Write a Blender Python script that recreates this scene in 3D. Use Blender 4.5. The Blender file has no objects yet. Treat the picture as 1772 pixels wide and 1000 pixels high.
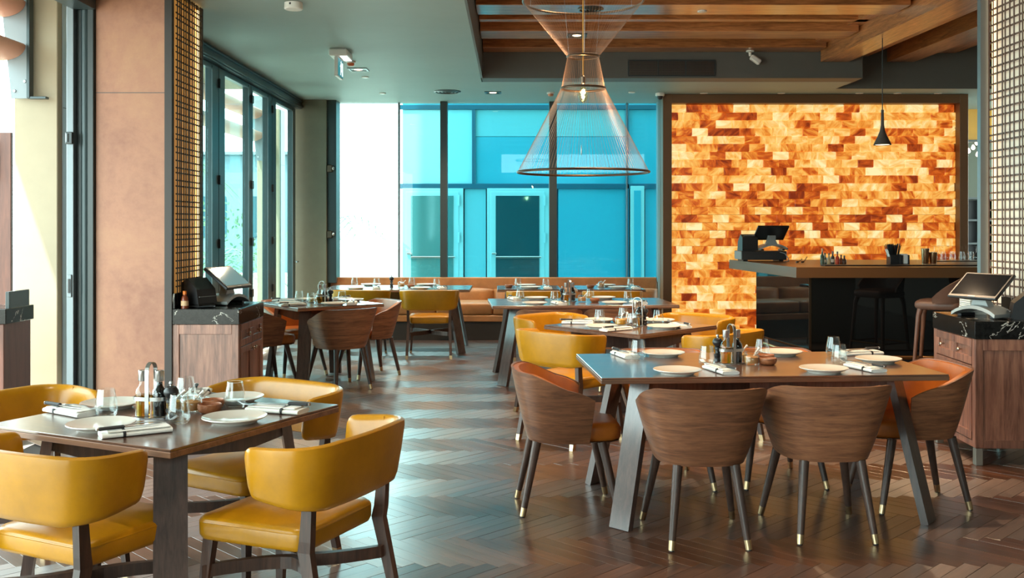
import bpy, math, random
from mathutils import Vector, Matrix
random.seed(7)
R = math.radians
S = bpy.context.scene
C = S.collection
# ---------------------------------------------------------------- camera, sky, sun, exposure
H, F, CX, CY = 1.5, 1722.8, 886.0, 390.0
cd = bpy.data.cameras.new('camera'); cam = bpy.data.objects.new('camera', cd); C.objects.link(cam)
cam.location = (0, 0, H); cam.rotation_euler = (R(90), 0, 0)
cd.sensor_width = 36; cd.lens = 36 * F / 1772; cd.shift_y = (CY - 500) / 1772; cd.clip_start = .05
S.camera = cam
S.view_settings.view_transform = 'Standard'; S.view_settings.look = 'None'
S.view_settings.gamma = 1; S.view_settings.use_curve_mapping = False
S.view_settings.exposure = 0.9
S.cycles.transparent_max_bounces = 40; S.cycles.max_bounces = 10; S.cycles.diffuse_bounces = 6
w = bpy.data.worlds.new('sky'); S.world = w; w.use_nodes = True
bg = w.node_tree.nodes['Background']; bg.inputs[0].default_value = (.74, .95, .94, 1); bg.inputs[1].default_value = 5.2
def lamp(name, kind, loc, energy, color, **kw):
    d = bpy.data.lights.new(name, kind); d.energy = energy; d.color = color
    o = bpy.data.objects.new(name, d); C.objects.link(o); o.location = loc
    for k, v in kw.items():
        if k == 'rot': o.rotation_euler = v
        else: setattr(d, k, v)
    return o
SUN = Vector((.67, 1, -2)).normalized()
sun = lamp('sun', 'SUN', (-8, -6, 12), 6.5, (1, .93, .82), angle=R(.9))
sun.rotation_euler = SUN.to_track_quat('-Z', 'Y').to_euler()
def portal(name, loc, rot, sx, sy):
    o = lamp(name, 'AREA', loc, 1, (1, 1, 1), shape='RECTANGLE', size=sx, size_y=sy, rot=rot); o.data.cycles.is_portal = True
portal('portal', (-3.25, 2.2, 1.65), (0, R(-90), 0), 3.1, 9.8)
portal('portal', (-3.2, 11.1, 1.65), (0, R(-90), 0), 3.1, 3.8)
portal('portal', (-.25, 14.05, 2.0), (R(-90), 0, 0), 4.9, 2.4)
# warm ceiling spots over the dining room, most added for brightness without a fitting
def spot(loc, e, col=(1, .72, .45), size=95, blend=.6, aim=None):
    o = lamp('spot_lamp', 'SPOT', loc, e, col, spot_size=R(size), spot_blend=blend, shadow_soft_size=.05)
    if aim is not None: o.rotation_euler = (Vector(aim) - Vector(loc)).to_track_quat('-Z', 'Y').to_euler()
    return o
DINING_SPOTS = [(.75, 6.6), (1.9, 6.9), (1.25, 5.25), (2.4, 8.1), (.4, 8.9), (1.6, 9.3)]
for x, y in DINING_SPOTS: spot((x, y, 3.46), 120)
spot((.2, 2.0, 3.46), 60)
spot((-1.25, 3.5, 3.17), 45, (1, .86, .7), 110)
for x, y in [(-1.7, 10.85), (-.25, 12.73)]: spot((x, y, 3.17), 150, size=130)
# ---------------------------------------------------------------- object helpers
class MB:
    def __init__(s): s.v = []; s.f = []; s.uv = None
    def add(s, vs, fs, M=None):
        b = len(s.v)
        s.v += [tuple(M @ Vector(p)) for p in vs] if M is not None else [tuple(p) for p in vs]
        s.f += [tuple(i + b for i in f) for f in fs]; return s
    def box(s, c, d, bev=0, M=None):
        hx, hy, hz = d[0] / 2, d[1] / 2, d[2] / 2; vs = []; fs = []
        if bev <= 0:
            for z in (-1, 1):
                for x, y in ((-1, -1), (1, -1), (1, 1), (-1, 1)): vs.append((c[0] + x * hx, c[1] + y * hy, c[2] + z * hz))
            fs = [(3, 2, 1, 0), (4, 5, 6, 7), (0, 1, 5, 4), (1, 2, 6, 5), (2, 3, 7, 6), (3, 0, 4, 7)]
            return s.add(vs, fs, M)
        b = min(bev, hx * .99, hy * .99, hz * .99); idx = {}
        for x in (-1, 1):
            for y in (-1, 1):
                for z in (-1, 1):
                    for a in range(3):
                        q = [x * (hx - b), y * (hy - b), z * (hz - b)]; q[a] = (x * hx, y * hy, z * hz)[a]
                        idx[x, y, z, a] = len(vs); vs.append((c[0] + q[0], c[1] + q[1], c[2] + q[2]))
        def face(l, n):
            p = [Vector(vs[i]) for i in l]; nn = (p[1] - p[0]).cross(p[2] - p[0])
            fs.append(tuple(l) if nn.dot(n) > 0 else tuple(reversed(l)))
        for a in range(3):
            o1, o2 = [k for k in range(3) if k != a]
            for sg in (-1, 1):
                l = []
                for p, q in ((-1, -1), (1, -1), (1, 1), (-1, 1)):
                    k = [0, 0, 0]; k[a] = sg; k[o1] = p; k[o2] = q; l.append(idx[k[0], k[1], k[2], a])
                n = Vector((0, 0, 0)); n[a] = sg; face(l, n)
            for p in (-1, 1):
                for q in (-1, 1):
                    l = []
                    for sg, ax in ((-1, o1), (1, o1), (1, o2), (-1, o2)):
                        k = [0, 0, 0]; k[a] = sg; k[o1] = p; k[o2] = q; l.append(idx[k[0], k[1], k[2], ax])
                    n = Vector((0, 0, 0)); n[o1] = p; n[o2] = q; face(l, n)
        for x in (-1, 1):
            for y in (-1, 1):
                for z in (-1, 1): face([idx[x, y, z, a] for a in range(3)], Vector((x, y, z)))
        return s.add(vs, fs, M)
    def loft(s, loops, cap=True, closed=False, M=None):
        n = len(loops[0]); vs = [p for l in loops for p in l]; fs = []; m = len(loops)
        for i in range(m if closed else m - 1):
            j = (i + 1) % m
            for k in range(n):
                k2 = (k + 1) % n; fs.append((i * n + k, i * n + k2, j * n + k2, j * n + k))
        if cap and not closed: fs += [tuple(reversed(range(n))), tuple(range((m - 1) * n, m * n))]
        return s.add(vs, fs, M)
    def lathe(s, prof, n=24, c=(0, 0, 0), M=None, cap=True):
        loops = [[(c[0] + r * math.cos(2 * math.pi * k / n), c[1] + r * math.sin(2 * math.pi * k / n), c[2] + z) for k in range(n)] for r, z in prof]
        return s.loft(loops, cap, False, M)
    def tube(s, pts, r, n=8, closed=False, cap=True, M=None):
        P = [Vector(p) for p in pts]; m = len(P); loops = []; up = None
        for i in range(m):
            a = P[i - 1] if (i > 0 or closed) else P[i]; b = P[(i + 1) % m] if (i < m - 1 or closed) else P[i]
            t = (b - a).normalized()
            if up is None: up = Vector((0, 0, 1)) if abs(t.z) < .9 else Vector((1, 0, 0))
            x = t.cross(up)
            if x.length < 1e-5: x = t.cross(Vector((0, 1, 0)))
            x.normalize(); y = x.cross(t).normalized(); up = y; rr = r[i] if isinstance(r, (list, tuple)) else r
            loops.append([P[i] + x * rr * math.cos(-2 * math.pi * k / n) + y * rr * math.sin(-2 * math.pi * k / n) for k in range(n)])
        return s.loft(loops, cap, closed, M)
    def bar(s, p, q, w, t, side, w2=None, t2=None):      # rectangular bar p -> q; w along `side`
        p, q = Vector(p), Vector(q); d = (q - p).normalized(); sd = Vector(side); sd = (sd - d * sd.dot(d)).normalized(); n = d.cross(sd)
        L = []
        for c, a, b in ((p, w, t), (q, w2 or w, t2 or t)):
            L.append([c + sd * a / 2 * i + n * b / 2 * j for i, j in ((1, 1), (-1, 1), (-1, -1), (1, -1))])
        return s.loft([L[0][::-1], L[1][::-1]])
    def prism(s, poly, z0, z1, M=None):                  # poly counter-clockwise in xy
        return s.loft([[(x, y, z0) for x, y in poly], [(x, y, z1) for x, y in poly]], True, False, M)
    def mesh(s, name, mat, smooth=False, ang=35):
        me = bpy.data.meshes.new(name); me.from_pydata(s.v, [], s.f)
        if s.uv:
            l = me.uv_layers.new(name='UVMap'); 
            for i, lp in enumerate(me.loops): l.data[i].uv = s.uv[lp.vertex_index]
        me.materials.append(mat)
        if smooth:
            me.shade_smooth(); me.set_sharp_from_angle(angle=R(ang))
        me.update(); return me
def link(name, me, parent=None, loc=(0, 0, 0), rz=0.0, label=None):
    o = bpy.data.objects.new(name, me); C.objects.link(o); o.parent = parent; o.location = loc; o.rotation_euler = (0, 0, rz)
    if label: o['label'] = label
    return o
def part(name, mb, mat, parent, smooth=False, ang=35, label=None, kind=None, loc=(0, 0, 0), rz=0.0):
    o = link(name, mb.mesh(name, mat, smooth, ang), parent, loc, rz, label)
    if kind: o['kind'] = kind
    return o
def tag(o, label, cat, group=None):
    o['label'] = label; o['category'] = cat
    if group: o['group'] = group
    return o
def thing(name, label, cat, loc=(0, 0, 0), rz=0.0, group=None):
    o = bpy.data.objects.new(name, None); C.objects.link(o); o.location = loc; o.rotation_euler = (0, 0, rz); o.empty_display_size = .1
    return tag(o, label, cat, group)
def solo(name, mb, mat, label, cat, loc=(0, 0, 0), rz=0.0, group=None, smooth=True, ang=35):
    return tag(link(name, mb.mesh(name, mat, smooth, ang), None, loc, rz), label, cat, group)
def struct(name, mb, mat, parent=None, smooth=False):
    o = link(name, mb.mesh(name, mat, smooth), parent)
    if parent is None: o['kind'] = 'structure'
    return o
def sroot(name):
    o = bpy.data.objects.new(name, None); C.objects.link(o); o['kind'] = 'structure'; return o
def dup(root, loc, rz, label, group=None):
    def cp(o, par):
        c = o.copy(); C.objects.link(c); c.parent = par
        for ch in o.children: cp(ch, c)
        return c
    c = cp(root, None); c.location = loc; c.rotation_euler = (0, 0, rz); c['label'] = label
    if group: c['group'] = group
    return c
_used = {}
def place(make, key, loc, rz, label, cat, group):
    if key not in _used:
        o = make(); _used[key] = o; o.location = loc; o.rotation_euler = (0, 0, rz); tag(o, label, cat, group); return o
    return dup(_used[key], loc, rz, label, group)
def sgnpow(v, p): return math.copysign(abs(v) ** p, v)
def rrect(hx, hy, r, n=6, z=0.0, taper=1.0, off=(0, 0)):   # rounded rectangle loop, ccw; taper scales the -y half width
    out = []; r = min(r, hx * .98, hy * .98)
    for qx, qy, a0 in ((1, -1, -90), (1, 1, 0), (-1, 1, 90), (-1, -1, 180)):
        for k in range(n + 1):
            a = R(a0 + 90 * k / n); x = qx * (hx - r) + r * math.cos(a); y = qy * (hy - r) + r * math.sin(a)
            f = taper + (1 - taper) * (y + hy) / (2 * hy); out.append((off[0] + x * f, off[1] + y, z))
    return out
def cushion(mb, hx, hy, z0, z1, r=.05, e=.025, taper=1.0, off=(0, 0), dome=.012, n=6):
    L = []
    for a in (90, 45, 0): L.append(rrect(hx - e * (1 - math.cos(R(a))), hy - e * (1 - math.cos(R(a))), r, n, z0 + e - e * math.sin(R(a)), taper, off))
    for a in (0, 30, 60, 90): L.append(rrect(hx - e * (1 - math.cos(R(a))), hy - e * (1 - math.cos(R(a))), r, n, z1 - e + e * math.sin(R(a)), taper, off))
    for f, dz in ((.8, .6), (.5, .9), (.2, 1)): L.append(rrect((hx - e) * f, (hy - e) * f, r * f, n, z1 + dome * dz, taper, off))
    return mb.loft(L)
# ---------------------------------------------------------------- materials
def srgb(r, g, b): return tuple(((c / 255) / 12.92 if c / 255 <= .04045 else ((c / 255 + .055) / 1.055) ** 2.4) for c in (r, g, b)) + (1,)
class N:
    def __init__(s, name):
        s.m = bpy.data.materials.new(name); s.m.use_nodes = True; s.t = s.m.node_tree; s.b = s.t.nodes['Principled BSDF']; s.out = s.t.nodes['Material Output']
    def new(s, k, **kw):
        n = s.t.nodes.new(k)
        for a, v in kw.items(): setattr(n, a, v)
        return n
    def l(s, a, b): s.t.links.new(a, b)
    def coord(s, kind='Object', scale=(1, 1, 1), jitter=False):
        tc = s.new('ShaderNodeTexCoord'); mp = s.new('ShaderNodeMapping'); mp.inputs['Scale'].default_value = scale; src = tc.outputs[kind]
        if jitter:
            va = s.new('ShaderNodeVectorMath', operation='MULTIPLY_ADD'); va.inputs[0].default_value = (37, 53, 71)
            cb = s.new('ShaderNodeCombineXYZ'); r = s.rnd()
            for k in range(3): s.l(r, cb.inputs[k])
            s.l(cb.outputs[0], va.inputs[1]); s.l(src, va.inputs[2]); src = va.outputs[0]
        s.l(src, mp.inputs[0]); return mp.outputs[0]
    def rnd(s):
        if hasattr(s, '_r'): return s._r
        a = s.new('ShaderNodeObjectInfo').outputs['Random']; b = s.new('ShaderNodeNewGeometry').outputs['Random Per Island']
        m = s.new('ShaderNodeMath', operation='ADD'); s.l(a, m.inputs[0]); s.l(b, m.inputs[1])
        f = s.new('ShaderNodeMath', operation='FRACT'); s.l(m.outputs[0], f.inputs[0]); s._r = f.outputs[0]; return s._r
    def noise(s, vec, scale=5, detail=4, rough=.6, dist=0.0):
        n = s.new('ShaderNodeTexNoise'); n.inputs['Scale'].default_value = scale; n.inputs['Detail'].default_value = detail
        n.inputs['Roughness'].default_value = rough; n.inputs['Distortion'].default_value = dist; s.l(vec, n.inputs['Vector']); return n.outputs['Fac']
    def ramp(s, fac, stops):
        r = s.new('ShaderNodeValToRGB'); e = r.color_ramp.elements
        while len(e) < len(stops): e.new(.5)
        for k, (p, c) in enumerate(stops): e[k].position = p; e[k].color = c
        s.l(fac, r.inputs[0]); return r.outputs[0]
    def math(s, op, a, b=None, clamp=False):
        m = s.new('ShaderNodeMath', operation=op, use_clamp=clamp)
        for k, x in enumerate((a, b)):
            if x is None: continue
            if isinstance(x, (int, float)): m.inputs[k].default_value = x
            else: s.l(x, m.inputs[k])
        return m.outputs[0]
    def bump(s, h, strength=.2, dist=.002):
        b = s.new('ShaderNodeBump'); b.inputs['Strength'].default_value = strength; b.inputs['Distance'].default_value = dist
        s.l(h, b.inputs['Height']); s.l(b.outputs[0], s.b.inputs['Normal'])
    def set(s, **kw):
        for k, v in kw.items(): s.b.inputs[k.replace('_', ' ')].default_value = v
        return s
def plain(name, col, rough=.5, metal=0.0, **kw):
    n = N(name); n.set(Base_Color=col, Roughness=rough, Metallic=metal, **kw); return n.m
def mottled(name, col, rough=.5, amt=.25, scale=6, bump=.1, kind='Object', fine=120, metal=0.0, spec=.5):
    n = N(name); v = n.coord(kind); a = n.noise(v, scale, 5, .65)
    lo = tuple(c * (1 - amt) for c in col[:3]) + (1,); hi = tuple(min(1, c * (1 + amt)) for c in col[:3]) + (1,)
    n.l(n.ramp(a, [(.3, lo), (.7, hi)]), n.b.inputs['Base Color']); n.set(Roughness=rough, Metallic=metal)
    n.b.inputs['Specular IOR Level'].default_value = spec
    if bump: n.bump(n.noise(v, fine, 3), bump, .002)
    return n.m
def wood(name, lo, hi, axis=0, rough=.4, scale=3.0, stretch=14.0, bump=.12, jitter=True, kind='Object', coat=0.0, var=.25, spec=.5):
    n = N(name); sc = [1.3, 1.3, stretch] if axis == 3 else [stretch] * 3; sc[axis % 3] = sc[axis % 3] if axis == 3 else 1.0
    v = n.coord(kind, tuple(sc), jitter); a = n.noise(v, scale, 6, .65, .6); b = n.noise(v, scale * 5, 3, .6)
    f = n.math('ADD', n.math('MULTIPLY', a, .72), n.math('MULTIPLY', b, .28))
    mid = tuple((x + y) / 2 for x, y in zip(lo, hi)); col = n.ramp(f, [(.36, lo), (.5, mid), (.64, hi)])
    if jitter:
        hsv = n.new('ShaderNodeHueSaturation'); n.l(col, hsv.inputs['Color'])
        n.l(n.math('ADD', n.math('MULTIPLY', n.rnd(), var * 2), 1 - var), hsv.inputs['Value']); col = hsv.outputs[0]
    n.l(col, n.b.inputs['Base Color']); n.set(Roughness=rough); n.b.inputs['Coat Weight'].default_value = coat; n.b.inputs['Coat Roughness'].default_value = .18; n.b.inputs['Coat IOR'].default_value = 1.85
    n.b.inputs['Specular IOR Level'].default_value = spec
    n.bump(f, bump, .002); return n.m
def thin_glass(name, tint, ior=1.45, rough=.0, boost=1.0):
    n = N(name); n.t.nodes.remove(n.b); tr = n.new('ShaderNodeBsdfTransparent'); tr.inputs[0].default_value = tint
    gl = n.new('ShaderNodeBsdfGlossy'); gl.inputs['Roughness'].default_value = rough; gl.inputs[0].default_value = (1, 1, 1, 1)
    fr = n.new('ShaderNodeFresnel'); bf = n.new('ShaderNodeNewGeometry').outputs['Backfacing']; n.l(n.math('ADD', ior, n.math('MULTIPLY', bf, 1 / ior - ior)), fr.inputs[0]); mx = n.new('ShaderNodeMixShader')
    n.l(n.math('MULTIPLY', fr.outputs[0], boost, True), mx.inputs[0]); n.l(tr.outputs[0], mx.inputs[1]); n.l(gl.outputs[0], mx.inputs[2]); n.l(mx.outputs[0], n.out.inputs[0]); return n.m
def emit(name, col, strength):
    n = N(name); n.set(Base_Color=(.0, .0, .0, 1), Emission_Color=col, Emission_Strength=strength); return n.m
m_mustard = mottled('mustard_leather', srgb(178, 121, 12), .28, .18, 5, .12, fine=90)
m_orange = mottled('orange_leather', srgb(178, 98, 32), .38, .2, 6, .1, fine=90)
m_bench = mottled('tan_leather', srgb(164, 108, 62), .45, .25, 4, .15, fine=60)
m_veneer = wood('walnut_veneer', srgb(90, 54, 38), srgb(150, 98, 66), 3, .40, 2.6, 16, .15)
m_leg = wood('dark_wood_legs', srgb(54, 38, 32), srgb(84, 58, 46), 2, .4, 3, 14, .1)
m_table = wood('dark_table_wood', srgb(74, 48, 36), srgb(112, 76, 56), 0, .3, 2.2, 16, .05, coat=1)
m_tedge = wood('table_edge_wood', srgb(96, 64, 46), srgb(132, 92, 66), 0, .4, 2.2, 12, .08)
m_tleg = wood('table_leg_wood', srgb(62, 46, 42), srgb(92, 70, 62), 2, .38, 2.4, 16, .12, coat=.5)
m_cab = wood('cabinet_wood', srgb(92, 54, 42), srgb(164, 112, 90), 2, .42, 1.8, 11, .2, coat=.2)
m_beam = wood('oak_beam', srgb(122, 70, 36), srgb(206, 134, 78), 0, .4, 2.2, 13, .3, coat=.8)
m_beamy = wood('oak_beam_long', srgb(122, 70, 36), srgb(206, 134, 78), 1, .4, 2.2, 13, .3, coat=.4)
m_deck = wood('dark_ceiling_boards', srgb(70, 42, 26), srgb(104, 64, 38), 0, .6, 2.2, 11, .2)
m_brass = plain('brass_tip', srgb(200, 170, 130), .3, 1.0)
m_steel = plain('brushed_steel', srgb(176, 176, 176), .28, 1.0)
m_dsteel = plain('dark_bronze', srgb(92, 78, 66), .35, 1.0)
m_copper = plain('copper_steel', srgb(230, 190, 150), .18, 1.0)
m_wire = plain('copper_wire', srgb(176, 136, 110), .35, .7)
m_black = plain('black_plastic', srgb(30, 30, 32), .35)
m_grey = plain('grey_plastic', srgb(120, 122, 122), .4)
m_white = plain('white_plastic', srgb(225, 222, 214), .4)
m_plate = plain('glazed_china', srgb(206, 200, 190), .12)
m_linen = mottled('white_linen', srgb(228, 226, 220), .8, .06, 40, .25, fine=400)
m_band = plain('black_band', srgb(34, 34, 36), .6)
m_glass = thin_glass('clear_glass', (.96, .98, .98, 1), 1.5, 0, 1.05)
m_pane = thin_glass('window_glass', (.80, .96, .97, 1), 1.3, 0, .8)
m_pane_b = thin_glass('tinted_window_glass', (.62, .92, .97, 1), 1.3, 0, .9)
m_mirror = plain('black_glass', (.008, .008, .008, 1), .03)
m_ceil = mottled('ceiling_paint', srgb(142, 158, 153), .55, .05, 1.2, 0, spec=.3)
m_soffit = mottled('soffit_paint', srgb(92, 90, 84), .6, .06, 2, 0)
m_frame = plain('window_frame_paint', srgb(54, 66, 68), .35, .3)
m_frame_d = plain('dark_frame_paint', srgb(52, 58, 58), .35, .3)
m_alu = plain('aluminium_strip', srgb(118, 126, 130), .45, .6)
m_olive = mottled('olive_wall_panel', srgb(104, 102, 84), .6, .1, 3, .05)
m_wall = mottled('plaster', srgb(120, 112, 100), .7, .1, 2, .05)
def terracotta():
    n = N('terracotta_plaster'); v = n.coord('Object'); a = n.noise(v, 1.6, 7, .7, .4); b = n.noise(v, 14, 5, .7)
    f = n.math('ADD', n.math('MULTIPLY', a, .7), n.math('MULTIPLY', b, .3))
    n.l(n.ramp(f, [(.3, srgb(138, 88, 68)), (.5, srgb(164, 112, 86)), (.7, srgb(176, 128, 94))]), n.b.inputs['Base Color']); n.set(Roughness=.5); n.bump(b, .1, .003); return n.m
m_terra = terracotta()
def marble():
    n = N('black_marble'); v = n.coord('Object'); wv = n.noise(v, 2.2, 6, .6, 2.2)
    d = n.math('ABSOLUTE', n.math('SUBTRACT', wv, .5)); msk = n.noise(v, 3.1, 2); k = n.math('MULTIPLY', n.math('LESS_THAN', d, .006), n.math('GREATER_THAN', msk, .52))
    mx = n.new('ShaderNodeMix', data_type='RGBA'); n.l(k, mx.inputs[0]); n.l(n.ramp(n.noise(v, 30, 4), [(.35, srgb(16, 16, 16)), (.7, srgb(34, 33, 32))]), mx.inputs[6]); mx.inputs[7].default_value = srgb(190, 184, 174)
    n.l(mx.outputs[2], n.b.inputs['Base Color']); n.set(Roughness=.15); n.b.inputs['Specular IOR Level'].default_value = .3; return n.m
m_marble = marble()
def floor_mat():
    n = N('floor_plank_wood'); v = n.coord('UV', (2.2, 26, 1), True); a = n.noise(v, 1.6, 6, .65, .4); b = n.noise(v, 9, 3)
    f = n.math('ADD', n.math('MULTIPLY', a, .7), n.math('MULTIPLY', b, .3))
    col = n.ramp(f, [(.3, srgb(60, 38, 28)), (.5, srgb(86, 56, 42)), (.72, srgb(114, 78, 58))])
    hsv = n.new('ShaderNodeHueSaturation'); n.l(col, hsv.inputs['Color']); n.l(n.math('ADD', n.math('MULTIPLY', n.rnd(), .55), .72), hsv.inputs['Value'])
    n.l(hsv.outputs[0], n.b.inputs['Base Color']); n.l(n.math('ADD', n.math('MULTIPLY', b, .10), .26), n.b.inputs['Roughness'])
    n.b.inputs['Specular IOR Level'].default_value = .7; n.b.inputs['IOR'].default_value = 1.9; n.b.inputs['Anisotropic'].default_value = .85; tg = n.new('ShaderNodeTangent', direction_type='UV_MAP', uv_map='UVMap'); n.l(tg.outputs[0], n.b.inputs['Tangent']); n.b.inputs['Coat Weight'].default_value = .35; n.b.inputs['Coat IOR'].default_value = 1.6; n.b.inputs['Coat Roughness'].default_value = .2; n.bump(f, .08, .0015); return n.m
m_floor = floor_mat()
def salt(name, k):
    n = N(name); g = n.new('ShaderNodeNewGeometry'); cb = n.new('ShaderNodeCombineXYZ'); r = n.rnd()
    for i in range(3): n.l(r, cb.inputs[i])
    va = n.new('ShaderNodeVectorMath', operation='MULTIPLY_ADD'); va.inputs[0].default_value = (31, 47, 59); n.l(cb.outputs[0], va.inputs[1]); n.l(g.outputs['Position'], va.inputs[2])
    rot = n.new('ShaderNodeVectorRotate', rotation_type='Y_AXIS'); n.l(va.outputs[0], rot.inputs['Vector']); n.l(n.math('MULTIPLY', r, 40), rot.inputs['Angle'])
    mp = n.new('ShaderNodeMapping'); mp.inputs['Scale'].default_value = (1, 1, 2.6); n.l(rot.outputs[0], mp.inputs[0])
    a = n.noise(mp.outputs[0], 4.2, 6, .62, .8); b = n.noise(va.outputs[0], 3, 2); wn = n.new('ShaderNodeTexWhiteNoise', noise_dimensions='1D'); n.l(r, wn.inputs['W'])
    t = n.math('ADD', n.math('MULTIPLY', a, .9), n.math('MULTIPLY', n.math('SUBTRACT', wn.outputs['Value'], .5), .44)); t = n.math('ADD', t, n.math('MULTIPLY', n.math('SUBTRACT', b, .5), .5))
    col = n.ramp(t, [(.14, srgb(126, 40, 10)), (.31, srgb(200, 86, 22)), (.42, srgb(234, 144, 50)), (.55, srgb(248, 188, 94)), (.76, srgb(255, 234, 174))])
    n.l(col, n.b.inputs['Emission Color']); n.b.inputs['Emission Strength'].default_value = k
    mx = n.new('ShaderNodeHueSaturation'); mx.inputs['Value'].default_value = .35; n.l(col, mx.inputs['Color']); n.l(mx.outputs[0], n.b.inputs['Base Color']); n.set(Roughness=.4); return n.m
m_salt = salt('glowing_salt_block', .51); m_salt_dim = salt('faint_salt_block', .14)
# ---------------------------------------------------------------- setting: floor of herringbone planks
def px(x, y, z): return CX + F * x / y, CY - F * (z - H) / y
floor = struct('floor', MB().box((1.7, 5.2, -.06), (10.0, 19.6, .1)), plain('floor_joint', srgb(30, 20, 16), .6))
PL, PW, GAP = .525, .075, .0016
def plank_mb():
    m = MB().box((0, 0, -.006), (PL - GAP, PW - GAP, .012), .0006)
    return m
pm = plank_mb(); pm.uv = [(x + PL / 2, y + PW / 2) for x, y, z in pm.v]; plank_me = pm.mesh('plank', m_floor)
planks = []; nb = PL / PW; nb = 7; c45 = math.sqrt(.5)
def uv2w(u, v): return (u * c45 + v * c45 + .1, -u * c45 + v * c45 + 4.0)
for k in range(-150, 200):
    for mm in range(-22, 22):
        for kind in (0, 1):
            if kind == 0: u, v, a = (k + 2 * nb * mm + nb / 2) * PW, (k + .5) * PW, -45
            else: u, v, a = (k + .5) * PW, (k - 2 * nb + 1 + 2 * nb * mm + nb / 2) * PW, 45
            X, Y = uv2w(u, v)
            if -3.2 < X < 6.6 and -4.3 < Y < 14.9: planks.append((X, Y, a))
def inview(X, Y):
    if Y < 4.1: return False
    a, b = px(X, Y, 0); return -10 < a < 1782 and b < 1004
near = sorted([p for p in planks if inview(p[0], p[1])], key=lambda p: p[1])[:300]; ns = set(near)
rest = MB(); rest.uv = []
for X, Y, a in planks:
    dz = random.uniform(-.0005, .0005)
    if (X, Y, a) in ns:
        o = bpy.data.objects.new('plank', plank_me); C.objects.link(o); o.parent = floor; o.location = (X, Y, dz); o.rotation_euler = (0, 0, R(a))
    else:
        if Y < 1 and abs(X) > 4: continue
        M = Matrix.Translation((X, Y, dz)) @ Matrix.Rotation(R(a), 4, 'Z')
        hx, hy = (PL - GAP) / 2, (PW - GAP) / 2; e = .0006
        vs = [(-hx, -hy, -.004), (hx, -hy, -.004), (hx, hy, -.004), (-hx, hy, -.004), (-hx + e, -hy + e, 0), (hx - e, -hy + e, 0), (hx - e, hy - e, 0), (-hx + e, hy - e, 0)]
        rest.add(vs, [(4, 5, 6, 7), (0, 1, 5, 4), (1, 2, 6, 5), (2, 3, 7, 6), (3, 0, 4, 7)], M); rest.uv += [(q[0] + PL / 2, q[1] + PW / 2) for q in vs]
part('far_plank', rest, m_floor, floor, kind='stuff')
# ---------------------------------------------------------------- ceiling: painted slabs round a timber recess
ZC = 3.2
ceil = sroot('ceiling')
struct('painted_slab', MB().box((-1.73, 4.6, ZC + .3), (2.74, 18.6, .6)), m_ceil, ceil)
struct('painted_slab', MB().box((1.835, 12.85, ZC + .3), (4.39, 2.1, .6)), m_ceil, ceil)
struct('painted_slab', MB().prism([(1.9, 11.9), (4.05, 11.9), (3.98, 12.41), (9, 12.41), (9, 17), (5.6, 17), (5.6, 13.6), (1.9, 13.6)], ZC + .001, ZC + .6), m_ceil, ceil)
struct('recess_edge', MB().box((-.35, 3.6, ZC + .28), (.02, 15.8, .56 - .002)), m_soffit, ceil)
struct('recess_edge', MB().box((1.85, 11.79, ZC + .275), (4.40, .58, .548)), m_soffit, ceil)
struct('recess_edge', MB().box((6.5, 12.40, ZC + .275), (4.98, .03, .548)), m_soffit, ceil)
struct('ceiling_boards', MB().box((4.3, 4.4, 3.79), (9.3, 17, .06)), m_deck, ceil)
SL = -.041
def xa(y, x0=3.55, y0=11.45): return x0 + SL * (y - y0)
for y0, y1, z in ((11.19, 11.49, 3.5), (10.25, 10.67, 3.5), (9.96, 10.08, 3.56), (9.03, 9.45, 3.5), (8.30, 8.72, 3.5), (7.92, 8.04, 3.56), (7.1, 7.5, 3.5), (6.2, 6.6, 3.5), (5.2, 5.6, 3.5), (4.0, 4.4, 3.5), (2.6, 3.0, 3.5), (1.2, 1.6, 3.5)):
    xr = xa((y0 + y1) / 2) - .02
    part('beam', MB().box(((xr - .33) / 2, (y0 + y1) / 2, (z + 3.76) / 2), (xr + .33, y1 - y0, 3.76 - z), .004), m_beam, ceil)
def ybeam(xl, xr, yend, z, y0=2.0, name='beam'):
    L = []
    for y in (y0, yend):
        d = SL * (y - yend); L.append([(xl + d, y, z), (xr + d, y, z), (xr + d, y, 3.765), (xl + d, y, 3.765)])
    part(name, MB().loft([L[0][::-1], L[1][::-1]]), m_beamy, ceil)
ybeam(3.55, 3.87, 11.45, 3.38); ybeam(3.40, 3.545, 11.48, 3.56); ybeam(4.06, 4.42, 12.37, 3.6)
ybeam(4.66, 4.99, 12.37, 3.53); ybeam(5.12, 5.5, 12.37, 3.64); ybeam(5.79, 6.1, 12.37, 3.53)
# ---------------------------------------------------------------- walls
struct('wall_front', MB().box((2, -4.55, 1.6), (10.4, .1, 3.2)), m_wall)
wr = struct('wall_right', MB().box((6.65, 4.0, 1.9), (.1, 17.0, 3.8)), m_wall)
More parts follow.
